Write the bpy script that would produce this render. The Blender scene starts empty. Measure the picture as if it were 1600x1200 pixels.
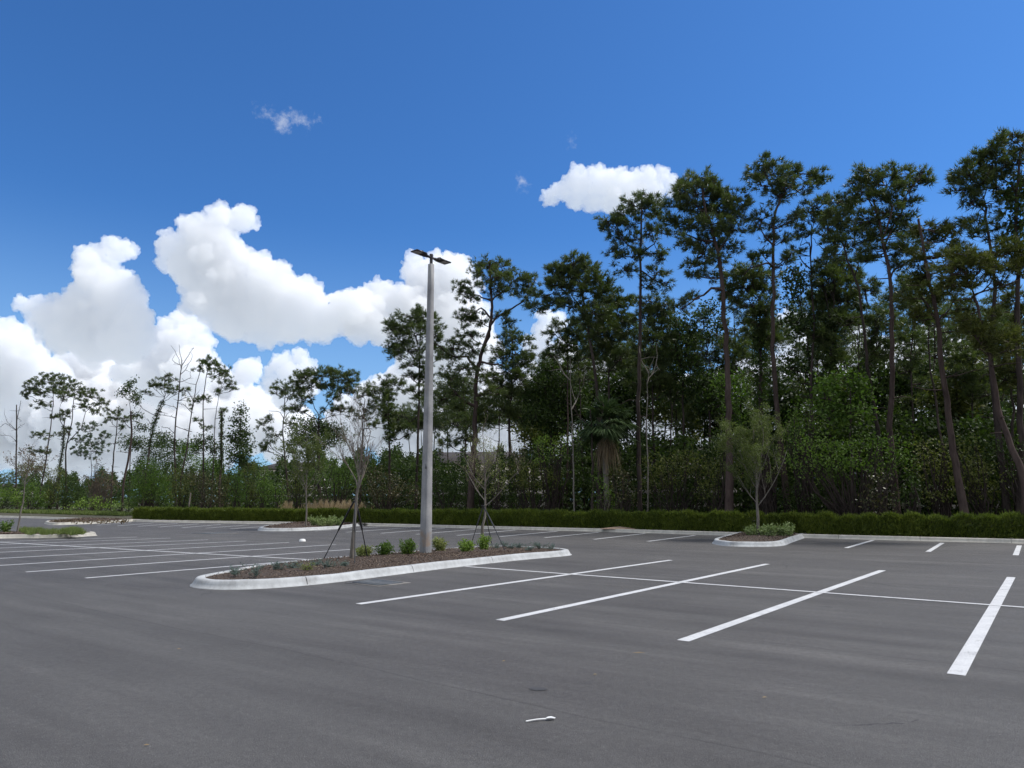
import bpy, math, random
import numpy as np
R = random.Random(7)
rs = np.random.RandomState(11)
F = 1110.0                      # focal length in photo pixels (1600 wide)
PITCH = math.atan(183 / F)
CH = 1.6
CP, SP = math.cos(PITCH), math.sin(PITCH)
PI = math.pi
scene = bpy.context.scene
col = scene.collection

def ray(x, y):
    u = (x - 800) / F; v = (y - 600) / F
    return np.array((u, CP + v * SP, SP - v * CP))
def G(x, y, z=0.0):             # photo pixel -> point on the horizontal plane z
    d = ray(x, y); t = (z - CH) / d[2]
    return np.array((d[0] * t, d[1] * t, z))
def P(x, y, Y):                 # photo pixel -> point at depth Y
    d = ray(x, y); t = Y / d[1]
    return np.array((d[0] * t, Y, CH + d[2] * t))
CURB_C = 33.3                   # far curb line: .61 x + .79 y = 33.3
def DY(x, d):                   # depth of a spot d metres behind the far curb in pixel column x
    u = (x - 800) / F / 1.0136
    return (CURB_C + d) / max(.30, .61 * u + .79)

# ---------------------------------------------------------------- mesh helpers
class MB:
    def __init__(s): s.v = []; s.f = []; s.n = 0
    def add(s, v, f):
        v = np.asarray(v, dtype=np.float32).reshape(-1, 3); f = np.asarray(f, dtype=np.int32)
        s.v.append(v); s.f.append(f + s.n); s.n += len(v)
    def tube(s, pts, rad, k=6, cap=True):
        pts = np.asarray(pts, float); n = len(pts)
        if np.isscalar(rad): rad = [rad] * n
        t = np.gradient(pts, axis=0); t /= np.linalg.norm(t, axis=1)[:, None] + 1e-9
        ref = np.array((0.0, 0, 1)) if abs(t[0][2]) < .8 else np.array((1.0, 0, 0))
        a = np.cross(t, ref); a /= np.linalg.norm(a, axis=1)[:, None] + 1e-9
        b = np.cross(t, a)
        th = np.arange(k) * 2 * PI / k
        r = np.asarray(rad, float)[:, None, None]
        V = pts[:, None, :] + r * (np.cos(th)[None, :, None] * a[:, None, :] + np.sin(th)[None, :, None] * b[:, None, :])
        i = np.arange(n - 1)[:, None] * k; j = np.arange(k)[None, :]; j2 = (j + 1) % k
        Fq = np.stack([i + j, i + j2, i + k + j2, i + k + j], -1).reshape(-1, 4)
        s.add(V.reshape(-1, 3), Fq)
        if cap and k >= 5:
            c = len(V.reshape(-1, 3))
            for q0, rev in ((0, True), ((n - 1) * k, False)):
                cen = pts[0] if q0 == 0 else pts[-1]
                vv = np.vstack([V.reshape(-1, 3)[q0:q0 + k], cen[None]])
                ff = [[(q + 1) % k, q, k, k] if rev else [q, (q + 1) % k, k, k] for q in range(k)]
                s.add(vv, ff)
    def box(s, c, sx, sy, sz, rz=0.0, tilt=0.0):
        v = np.array([(x, y, z) for x in (-.5, .5) for y in (-.5, .5) for z in (-.5, .5)]) * (sx, sy, sz)
        if tilt:
            ct, st_ = math.cos(tilt), math.sin(tilt)
            v = np.stack([v[:, 0] * ct + v[:, 2] * st_, v[:, 1], -v[:, 0] * st_ + v[:, 2] * ct], -1)
        cr, sr = math.cos(rz), math.sin(rz)
        v = np.stack([v[:, 0] * cr - v[:, 1] * sr, v[:, 0] * sr + v[:, 1] * cr, v[:, 2]], -1) + np.asarray(c)
        s.add(v, [(0, 1, 3, 2), (4, 6, 7, 5), (0, 4, 5, 1), (2, 3, 7, 6), (0, 2, 6, 4), (1, 5, 7, 3)])
    def build(s, name, mat, parent=None, smooth=False, origin=None):
        me = bpy.data.meshes.new(name)
        if s.v:
            V = np.concatenate(s.v)
            if origin is not None: V = V - np.asarray(origin, dtype=np.float32)
            idx = []; tot = []
            for f in s.f:
                if f.shape[1] == 4:
                    tri = f[:, 2] == f[:, 3]
                    if tri.any():
                        q = f[~tri]; t3 = f[tri][:, :3]
                        if len(q): idx.append(q.ravel()); tot.append(np.full(len(q), 4, np.int32))
                        idx.append(t3.ravel()); tot.append(np.full(len(t3), 3, np.int32))
                    else: idx.append(f.ravel()); tot.append(np.full(len(f), 4, np.int32))
                else: idx.append(f.ravel()); tot.append(np.full(len(f), f.shape[1], np.int32))
            idx = np.concatenate(idx); tot = np.concatenate(tot)
            start = np.concatenate([[0], np.cumsum(tot)[:-1]]).astype(np.int32)
            me.vertices.add(len(V)); me.vertices.foreach_set('co', V.astype(np.float32).ravel())
            me.loops.add(len(idx)); me.loops.foreach_set('vertex_index', idx.astype(np.int32))
            me.polygons.add(len(tot)); me.polygons.foreach_set('loop_start', start)
            me.polygons.foreach_set('loop_total', tot)
            if smooth: me.polygons.foreach_set('use_smooth', np.ones(len(tot), bool))
            me.update(calc_edges=True); me.validate()
        me.materials.append(mat)
        o = bpy.data.objects.new(name, me); col.objects.link(o)
        if parent is not None: o.parent = parent
        if origin is not None and parent is None: o.location = tuple(float(q) for q in origin)
        return o

def tag(o, label=None, cat=None, group=None, kind=None):
    if label: o['label'] = label
    if cat: o['category'] = cat
    if group: o['group'] = group
    if kind: o['kind'] = kind
    return o
def empty(name, loc, label, cat, group=None):
    o = bpy.data.objects.new(name, None); col.objects.link(o); o.location = tuple(float(q) for q in loc)
    o.empty_display_size = .3
    return tag(o, label, cat, group)
def copy_tree(o, parent=None):
    c = o.copy(); col.objects.link(c); c.parent = parent
    for ch in [q for q in bpy.data.objects if q.parent == o]: copy_tree(ch, c)
    return c

# ---------------------------------------------------------------- materials
def mat(name):
    m = bpy.data.materials.new(name); m.use_nodes = True
    nt = m.node_tree; bs = nt.nodes['Principled BSDF']
    return m, nt, bs
def ND(nt, t, **kw):
    n = nt.nodes.new(t)
    for k, v in kw.items():
        if k.startswith('i_'): n.inputs[int(k[2:]) if k[2:].isdigit() else k[2:].replace('_', ' ')].default_value = v
        else: setattr(n, k, v)
    return n
def ramp(nt, src, stops):
    r = nt.nodes.new('ShaderNodeValToRGB'); e = r.color_ramp.elements
    while len(e) < len(stops): e.new(.5)
    for q, (p, c) in zip(e, stops): q.position = p; q.color = (*c, 1)
    nt.links.new(src, r.inputs[0]); return r.outputs[0]
def pos(nt, obj=False):
    return nt.nodes.new('ShaderNodeTexCoord').outputs['Object'] if obj else nt.nodes.new('ShaderNodeNewGeometry').outputs['Position']
def noise(nt, vec, scale, detail=4, rough=.55, stretch=None):
    if stretch:
        mp = ND(nt, 'ShaderNodeMapping'); mp.inputs['Scale'].default_value = stretch[0]; mp.inputs['Rotation'].default_value = (0, 0, stretch[1])
        # rotate first, then scale: two mappings
        m0 = ND(nt, 'ShaderNodeMapping'); m0.inputs['Rotation'].default_value = (0, 0, stretch[1]); mp.inputs['Rotation'].default_value = (0, 0, 0)
        nt.links.new(vec, m0.inputs[0]); nt.links.new(m0.outputs[0], mp.inputs[0]); vec = mp.outputs[0]
    n = ND(nt, 'ShaderNodeTexNoise'); n.inputs['Scale'].default_value = scale; n.inputs['Detail'].default_value = detail; n.inputs['Roughness'].default_value = rough
    nt.links.new(vec, n.inputs['Vector']); return n.outputs['Fac']
def mixc(nt, fac, a, b, mode='MIX'):
    m = ND(nt, 'ShaderNodeMix', data_type='RGBA', blend_type=mode)
    for s, v in ((m.inputs[0], fac), (m.inputs[6], a), (m.inputs[7], b)):
        if hasattr(v, 'node'): nt.links.new(v, s)
        elif isinstance(v, (int, float)): s.default_value = v
        else: s.default_value = (*v, 1)
    return m.outputs[2]
def mth(nt, op, a, b=None, c=None, clamp=False):
    m = ND(nt, 'ShaderNodeMath', operation=op); m.use_clamp = clamp
    for i, v in enumerate((a, b, c)):
        if v is None: continue
        if hasattr(v, 'node'): nt.links.new(v, m.inputs[i])
        else: m.inputs[i].default_value = v
    return m.outputs[0]
def bump(nt, bs, h, strength, dist):
    b = ND(nt, 'ShaderNodeBump'); b.inputs['Strength'].default_value = strength; b.inputs['Distance'].default_value = dist
    nt.links.new(h, b.inputs['Height']); nt.links.new(b.outputs[0], bs.inputs['Normal'])

def leaf_mat(name, c1, c2, c3, transl=.25, rough=.6, spec=.3):
    m, nt, bs = mat(name)
    g = ND(nt, 'ShaderNodeNewGeometry')
    n = noise(nt, g.outputs['Position'], .55, 3)
    n2 = noise(nt, g.outputs['Position'], .12, 2)
    f = mth(nt, 'ADD', mth(nt, 'MULTIPLY', g.outputs['Random Per Island'], .45), mth(nt, 'MULTIPLY', n, .4))
    f = mth(nt, 'ADD', f, mth(nt, 'MULTIPLY', n2, .25))
    c = ramp(nt, f, [(.25, c1), (.55, c2), (.85, c3)])
    nt.links.new(c, bs.inputs['Base Color']); bs.inputs['Roughness'].default_value = rough
    bs.inputs['Specular IOR Level'].default_value = spec
    tr = ND(nt, 'ShaderNodeBsdfTranslucent'); nt.links.new(mixc(nt, 1.0, c, (1.3, 1.5, .7), 'MULTIPLY'), tr.inputs[0])
    mx = ND(nt, 'ShaderNodeMixShader'); mx.inputs[0].default_value = transl
    nt.links.new(bs.outputs[0], mx.inputs[1]); nt.links.new(tr.outputs[0], mx.inputs[2])
    nt.links.new(mx.outputs[0], nt.nodes['Material Output'].inputs[0]); return m
M = {}
M['needle'] = leaf_mat('pine_needles', (.040, .058, .019), (.078, .108, .032), (.165, .19, .065), .32, .42, .5)
M['needle_olive'] = leaf_mat('pine_needles_olive', (.045, .060, .016), (.085, .100, .022), (.15, .15, .04), .25)
M['needle_grey'] = leaf_mat('pine_needles_pale', (.06, .09, .05), (.10, .14, .075), (.15, .19, .11), .2)
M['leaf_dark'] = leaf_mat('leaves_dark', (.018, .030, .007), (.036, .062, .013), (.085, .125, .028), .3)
M['leaf_mid'] = leaf_mat('leaves_green', (.045, .085, .012), (.085, .15, .022), (.15, .22, .04), .3)
M['leaf_bright'] = leaf_mat('leaves_bright', (.09, .15, .02), (.16, .25, .035), (.24, .32, .07))
M['leaf_olive'] = leaf_mat('leaves_olive', (.055, .065, .018), (.105, .12, .030), (.20, .21, .06), .3)
M['leaf_young'] = leaf_mat('leaves_young', (.055, .075, .022), (.10, .13, .035), (.17, .20, .06), .3)
M['leaf_spring'] = leaf_mat('leaves_spring', (.14, .17, .05), (.22, .25, .08), (.30, .30, .12))
M['leaf_brown'] = leaf_mat('leaves_brown', (.07, .05, .03), (.13, .095, .055), (.20, .15, .09), .1)
M['magnolia'] = leaf_mat('leaves_magnolia', (.025, .04, .012), (.055, .058, .02), (.15, .115, .05), .1, .4)
M['hedge'] = leaf_mat('leaves_hedge', (.040, .062, .012), (.10, .135, .020), (.23, .27, .042), .25, .5)
M['blue_plant'] = leaf_mat('leaves_blue_grey', (.09, .14, .12), (.15, .21, .19), (.24, .30, .28), .1)
M['variegated'] = leaf_mat('leaves_variegated', (.12, .17, .05), (.23, .30, .11), (.38, .43, .22), .2)
M['palm'] = leaf_mat('palm_fronds', (.03, .055, .02), (.055, .09, .035), (.10, .14, .06), .15, .4)
M['palm_dead'] = leaf_mat('palm_dead_fronds', (.13, .08, .04), (.24, .17, .09), (.36, .28, .18), .1)
M['dry_grass'] = leaf_mat('dry_grass', (.28, .20, .12), (.42, .31, .20), (.55, .43, .30), .2)
M['grass'] = leaf_mat('grass_green', (.08, .12, .03), (.14, .19, .05), (.24, .26, .09), .2)

def bark_mat(name, c1, c2, sc=6):
    m, nt, bs = mat(name); p = pos(nt)
    n = noise(nt, p, sc, 6, .65, ((1, 1, .25), 0)); n2 = noise(nt, p, .8, 3)
    c = ramp(nt, mth(nt, 'ADD', mth(nt, 'MULTIPLY', n, .7), mth(nt, 'MULTIPLY', n2, .3)), [(.35, c1), (.65, c2)])
    nt.links.new(c, bs.inputs['Base Color']); bs.inputs['Roughness'].default_value = .9
    bs.inputs['Specular IOR Level'].default_value = .15
    bump(nt, bs, n, .6, .04); return m
M['bark'] = bark_mat('pine_bark', (.026, .020, .018), (.078, .060, .052))
M['bark_red'] = bark_mat('pine_bark_red', (.034, .024, .021), (.105, .075, .065))
M['bark_grey'] = bark_mat('bark_grey', (.11, .098, .082), (.24, .215, .185), 14)
M['bark_pale'] = bark_mat('bark_pale', (.12, .10, .085), (.27, .235, .20), 9)
M['twig_red'] = bark_mat('twig_reddish', (.11, .088, .070), (.23, .19, .155), 14)

# asphalt
TRK = float(G(1150, 1023)[0] * .616 + G(1150, 1023)[1] * .788)
m, nt, bs = mat('asphalt'); p = pos(nt)
fine = noise(nt, p, 120, 3, .85); speck = noise(nt, p, 55, 2, .9); mid = noise(nt, p, 16, 4, .75)
big = noise(nt, p, .16, 4, .6, ((.35, 1.3, 1), math.radians(37)))
streak = noise(nt, p, 1.0, 5, .65, ((.16, 1.9, 1), math.radians(37)))
patch = noise(nt, p, .55, 5, .6)
streak2 = noise(nt, p, 1.0, 4, .6, ((.06, 3.2, 1), math.radians(31)))
f = mth(nt, 'ADD', mth(nt, 'MULTIPLY', big, .34), mth(nt, 'MULTIPLY', streak, .3))
f = mth(nt, 'ADD', f, mth(nt, 'MULTIPLY', patch, .2)); f = mth(nt, 'ADD', f, mth(nt, 'MULTIPLY', streak2, .16))
c = ramp(nt, f, [(.35, (.050, .047, .044)), (.44, (.072, .068, .065)), (.52, (.088, .084, .080)), (.63, (.125, .119, .112))])
c = mixc(nt, mth(nt, 'MULTIPLY', mth(nt, 'GREATER_THAN', speck, .665), .6), c, (.26, .25, .235))
c = mixc(nt, 1.0, c, ramp(nt, fine, [(.34, (.16, .16, .16)), (.66, (.86, .86, .86))]), 'OVERLAY')
c = mixc(nt, .45, c, ramp(nt, mid, [(.3, (.30, .30, .30)), (.7, (.72, .72, .72))]), 'OVERLAY')
vr = ND(nt, 'ShaderNodeTexVoronoi', feature='F1'); vr.inputs['Scale'].default_value = .55; nt.links.new(p, vr.inputs[0])
spot = mth(nt, 'LESS_THAN', mth(nt, 'ADD', vr.outputs[0], mth(nt, 'MULTIPLY', noise(nt, p, 9, 3), .12)), .105)
c = mixc(nt, mth(nt, 'MULTIPLY', spot, .35), c, (.03, .03, .033))
crk = ND(nt, 'ShaderNodeTexVoronoi', feature='DISTANCE_TO_EDGE'); crk.inputs['Scale'].default_value = .11
wv = ND(nt, 'ShaderNodeVectorMath', operation='ADD'); nt.links.new(p, wv.inputs[0])
nn = ND(nt, 'ShaderNodeTexNoise'); nn.inputs['Scale'].default_value = .9; nn.inputs['Detail'].default_value = 5; nt.links.new(p, nn.inputs['Vector'])
nt.links.new(nn.outputs['Color'], wv.inputs[1]); nt.links.new(wv.outputs[0], crk.inputs[0])
ckm = mth(nt, 'MULTIPLY', mth(nt, 'LESS_THAN', crk.outputs[0], .0011), mth(nt, 'GREATER_THAN', noise(nt, p, .18, 2), .56))
c = mixc(nt, mth(nt, 'MULTIPLY', ckm, .6), c, (.022, .022, .024))
# paving seams and old tyre tracks running along the lot
sx = ND(nt, 'ShaderNodeSeparateXYZ'); nt.links.new(p, sx.inputs[0])
ac = mth(nt, 'ADD', mth(nt, 'MULTIPLY', sx.outputs[0], .616), mth(nt, 'MULTIPLY', sx.outputs[1], .788))
acw = mth(nt, 'ADD', ac, mth(nt, 'MULTIPLY', mth(nt, 'SUBTRACT', noise(nt, p, .25, 3), .5), .35))
seam = mth(nt, 'LESS_THAN', mth(nt, 'ABSOLUTE', mth(nt, 'SUBTRACT', mth(nt, 'FRACT', mth(nt, 'DIVIDE', mth(nt, 'ADD', acw, .7), 3.7)), .5)), .004)
c = mixc(nt, mth(nt, 'MULTIPLY', seam, mth(nt, 'MULTIPLY', noise(nt, p, 2.5, 4, .7), .8)), c, (.04, .038, .036))
for off_, w_, k_ in ((TRK, .22, .42), (TRK + 1.65, .16, .26), (TRK + 13.6, .25, .3), (TRK + 15.2, .2, .22), (TRK - 2.9, .18, .16)):
    d_ = mth(nt, 'ABSOLUTE', mth(nt, 'SUBTRACT', acw, off_)); mk = ND(nt, 'ShaderNodeMapRange', interpolation_type='SMOOTHSTEP'); nt.links.new(d_, mk.inputs[0])
    for q_, v_ in zip(('From Min', 'From Max', 'To Min', 'To Max'), (0, w_ * 1.6, k_, 0)): mk.inputs[q_].default_value = v_
    c = mixc(nt, mth(nt, 'MULTIPLY', mk.outputs[0], ramp(nt, noise(nt, p, .9, 4, .65), [(.35, (.15, .15, .15)), (.6, (1, 1, 1))])), c, (.038, .036, .035))
nt.links.new(c, bs.inputs['Base Color'])
rr = ND(nt, 'ShaderNodeMapRange'); rr.inputs['To Min'].default_value = .62; rr.inputs['To Max'].default_value = .9
nt.links.new(big, rr.inputs[0]); nt.links.new(rr.outputs[0], bs.inputs['Roughness'])
bs.inputs['Specular IOR Level'].default_value = .35
bump(nt, bs, mth(nt, 'ADD', fine, mth(nt, 'MULTIPLY', speck, 1.2)), .55, .008)
M['asphalt'] = m
# road paint
m, nt, bs = mat('white_road_paint'); p = pos(nt)
n = noise(nt, p, 45, 5, .75); n2 = noise(nt, p, 3.0, 4)
c = ramp(nt, mth(nt, 'ADD', mth(nt, 'MULTIPLY', n, .65), mth(nt, 'MULTIPLY', n2, .35)), [(.34, (.34, .34, .34)), (.45, (.54, .54, .54)), (.6, (.66, .66, .65))])
nt.links.new(c, bs.inputs['Base Color']); wr = mth(nt, 'GREATER_THAN', mth(nt, 'ADD', mth(nt, 'MULTIPLY', noise(nt, p, 70, 3, .8), .6), mth(nt, 'MULTIPLY', noise(nt, p, 4, 4), .4)), .60)
for l_ in list(bs.inputs['Base Color'].links): nt.links.remove(l_)
nt.links.new(mixc(nt, wr, c, (.16, .155, .15)), bs.inputs['Base Color'])
bs.inputs['Roughness'].default_value = .7; bump(nt, bs, n, .5, .004)
M['paint'] = m
# concrete
def concrete(name, c1, c2, c3, sc=1.0, warm=None):
    m, nt, bs = mat(name); p = pos(nt)
    n = noise(nt, p, 2.2 * sc, 6, .65); n2 = noise(nt, p, 40, 4, .7); n3 = noise(nt, p, 7, 4, .6, ((1, 1, .2), 0))
    f = mth(nt, 'ADD', mth(nt, 'MULTIPLY', n, .55), mth(nt, 'MULTIPLY', n3, .3)); f = mth(nt, 'ADD', f, mth(nt, 'MULTIPLY', n2, .15))
    c = ramp(nt, f, [(.34, c1), (.48, c2), (.62, c3)])
    if warm:
        st = ramp(nt, noise(nt, p, .95, 5, .7), [(.60, (0, 0, 0)), (.70, (1, 1, 1))])
        c = mixc(nt, mth(nt, 'MULTIPLY', st, .7), c, warm)
    nt.links.new(c, bs.inputs['Base Color']); bs.inputs['Roughness'].default_value = .85
    bs.inputs['Specular IOR Level'].default_value = .25; bump(nt, bs, n2, .35, .006); return m
M['curb'] = concrete('curb_concrete', (.29, .29, .285), (.42, .43, .43), (.53, .545, .545), 1.0, (.27, .255, .235))
M['curb_old'] = concrete('curb_concrete_cream', (.32, .30, .26), (.42, .40, .35), (.52, .50, .44))
M['apron'] = concrete('drain_apron', (.13, .12, .11), (.19, .18, .17), (.26, .25, .235), 1.5)
M['pole'] = concrete('pole_concrete', (.17, .17, .175), (.27, .27, .275), (.38, .375, .37), .6, (.30, .215, .15))
def plain(name, c, rough=.5, metal=0.0, var=.25):
    m, nt, bs = mat(name); p = pos(nt); n = noise(nt, p, 8, 4)
    cc = ramp(nt, n, [(.3, tuple(q * (1 - var) for q in c)), (.7, tuple(min(1, q * (1 + var)) for q in c))])
    nt.links.new(cc, bs.inputs['Base Color']); bs.inputs['Roughness'].default_value = rough; bs.inputs['Metallic'].default_value = metal
    return m
M['black'] = plain('black_strap', (.012, .012, .013), .6)
M['bronze'] = plain('dark_bronze_metal', (.035, .03, .032), .4, .3)
M['lens'] = plain('led_lens', (.35, .33, .32), .3)
M['iron'] = plain('cast_iron', (.09, .10, .11), .6, .2)
M['oil'] = plain('oily_asphalt', (.055, .054, .054), .7)
M['white'] = plain('white_plastic', (.8, .8, .78), .4, 0, .05)
M['wall'] = plain('house_stucco', (.46, .43, .40), .9, 0, .1)
M['glass'] = plain('window_glass', (.05, .06, .07), .15)
M['trim'] = plain('house_trim', (.6, .58, .55), .7, 0, .08)
m, nt, bs = mat('roof_shingles'); p = pos(nt, True)
br = ND(nt, 'ShaderNodeTexBrick'); br.inputs['Scale'].default_value = 3.0
for k, v in (('Color1', (.05, .042, .037, 1)), ('Color2', (.075, .063, .055, 1)), ('Mortar', (.03, .026, .024, 1))): br.inputs[k].default_value = v
nt.links.new(p, br.inputs[0]); nt.links.new(mixc(nt, .4, br.outputs[0], ramp(nt, noise(nt, p, 3, 4), [(.3, (.05, .045, .04)), (.7, (.09, .075, .066))])), bs.inputs['Base Color'])
bs.inputs['Roughness'].default_value = .9; M['roof'] = m
# mulch
m, nt, bs = mat('bark_mulch'); p = pos(nt)
n = noise(nt, p, 26, 6, .8); n2 = noise(nt, p, 2.5, 4, .6)
c = ramp(nt, n, [(.3, (.020, .013, .009)), (.48, (.062, .042, .030)), (.62, (.12, .085, .062)), (.75, (.20, .15, .115))])
c = mixc(nt, mth(nt, 'MULTIPLY', n2, .5), c, (.085, .062, .047))
nt.links.new(c, bs.inputs['Base Color']); bs.inputs['Roughness'].default_value = .95; bump(nt, bs, n, 1.0, .04)
M['mulch'] = m
m, nt, bs = mat('mulch_chip'); g = ND(nt, 'ShaderNodeNewGeometry')
c = ramp(nt, g.outputs['Random Per Island'], [(.0, (.028, .018, .012)), (.4, (.080, .052, .036)), (.75, (.15, .10, .072)), (.97, (.32, .25, .19))])
nt.links.new(c, bs.inputs['Base Color']); bs.inputs['Roughness'].default_value = .9; M['chip'] = m
m, nt, bs = mat('woodland_soil'); p = pos(nt)
c = ramp(nt, noise(nt, p, 3, 6, .7), [(.3, (.03, .025, .015)), (.5, (.06, .055, .03)), (.7, (.10, .095, .045))])
nt.links.new(c, bs.inputs['Base Color']); bs.inputs['Roughness'].default_value = .95; bump(nt, bs, noise(nt, p, 9, 5), 1, .05); M['soil'] = m
M['sand'] = plain('sandy_dirt', (.34, .24, .17), .95, 0, .3)

# ---------------------------------------------------------------- foliage generators
def unit(v): return v / (np.linalg.norm(v, axis=-1, keepdims=True) + 1e-9)
def tufts(mb, cen, dirs, L, W, k=9, spread=.95):
    n = len(cen)
    if n == 0: return
    d = np.repeat(unit(dirs), k, 0) + rs.normal(0, spread * .62, (n * k, 3)); d = unit(d)
    c = np.repeat(cen, k, 0)
    side = unit(np.cross(d, rs.normal(0, 1, (n * k, 3))))
    Ls = L * rs.uniform(.7, 1.15, (n * k, 1))
    v = np.stack([c - side * W * .5, c + side * W * .5, c + d * Ls + np.array((0, 0, -.02))], 1)
    mb.add(v.reshape(-1, 3), np.arange(n * k * 3).reshape(-1, 3))
def leaves(mb, cen, size, asp=.55, flat=0.0, up=0.0):
    n = len(cen)
    if n == 0: return
    d = unit(rs.normal(0, 1, (n, 3)) * (1, 1, 1 - flat) + (0, 0, up))
    side = unit(np.cross(d, rs.normal(0, 1, (n, 3))))
    s = size * rs.uniform(.6, 1.3, (n, 1))
    a = cen; w = side * s * asp * .5
    v = np.stack([a, a + d * s * .5 + w, a + d * s, a + d * s * .5 - w], 1)
    mb.add(v.reshape(-1, 3), np.arange(n * 4).reshape(-1, 4))
def blobpts(n, c, r, shell=.45):
    d = unit(rs.normal(0, 1, (n, 3))); q = rs.uniform(0, 1, (n, 1)) ** shell
    return np.asarray(c) + d * q * np.asarray(r)
def bez(a, b, bend, n=6):
    a = np.asarray(a, float); b = np.asarray(b, float); mid = (a + b) / 2 + bend
    t = np.linspace(0, 1, n)[:, None]
    p = (1 - t) ** 2 * a + 2 * t * (1 - t) * mid + t * t * b
    L = np.linalg.norm(b - a)
    p[1:-1] += rs.normal(0, .025 * L, (n - 2, 3)) * (1, 1, .8)
    return p

def trunk_curve(px, Y0, base_z=0.0, n=None):
    pts = [P(x, y, Y0) for x, y in px]
    pts[0] = np.array(pts[0])
    out = []
    for i in range(len(pts) - 1):
        for t in np.linspace(0, 1, 5)[:-1]:
            p0 = pts[max(i - 1, 0)]; p1 = pts[i]; p2 = pts[i + 1]; p3 = pts[min(i + 2, len(pts) - 1)]
            out.append(.5 * ((2 * p1) + (-p0 + p2) * t + (2 * p0 - 5 * p1 + 4 * p2 - p3) * t * t + (-p0 + 3 * p1 - 3 * p2 + p3) * t ** 3))
    out.append(pts[-1]); return np.array(out)

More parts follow.
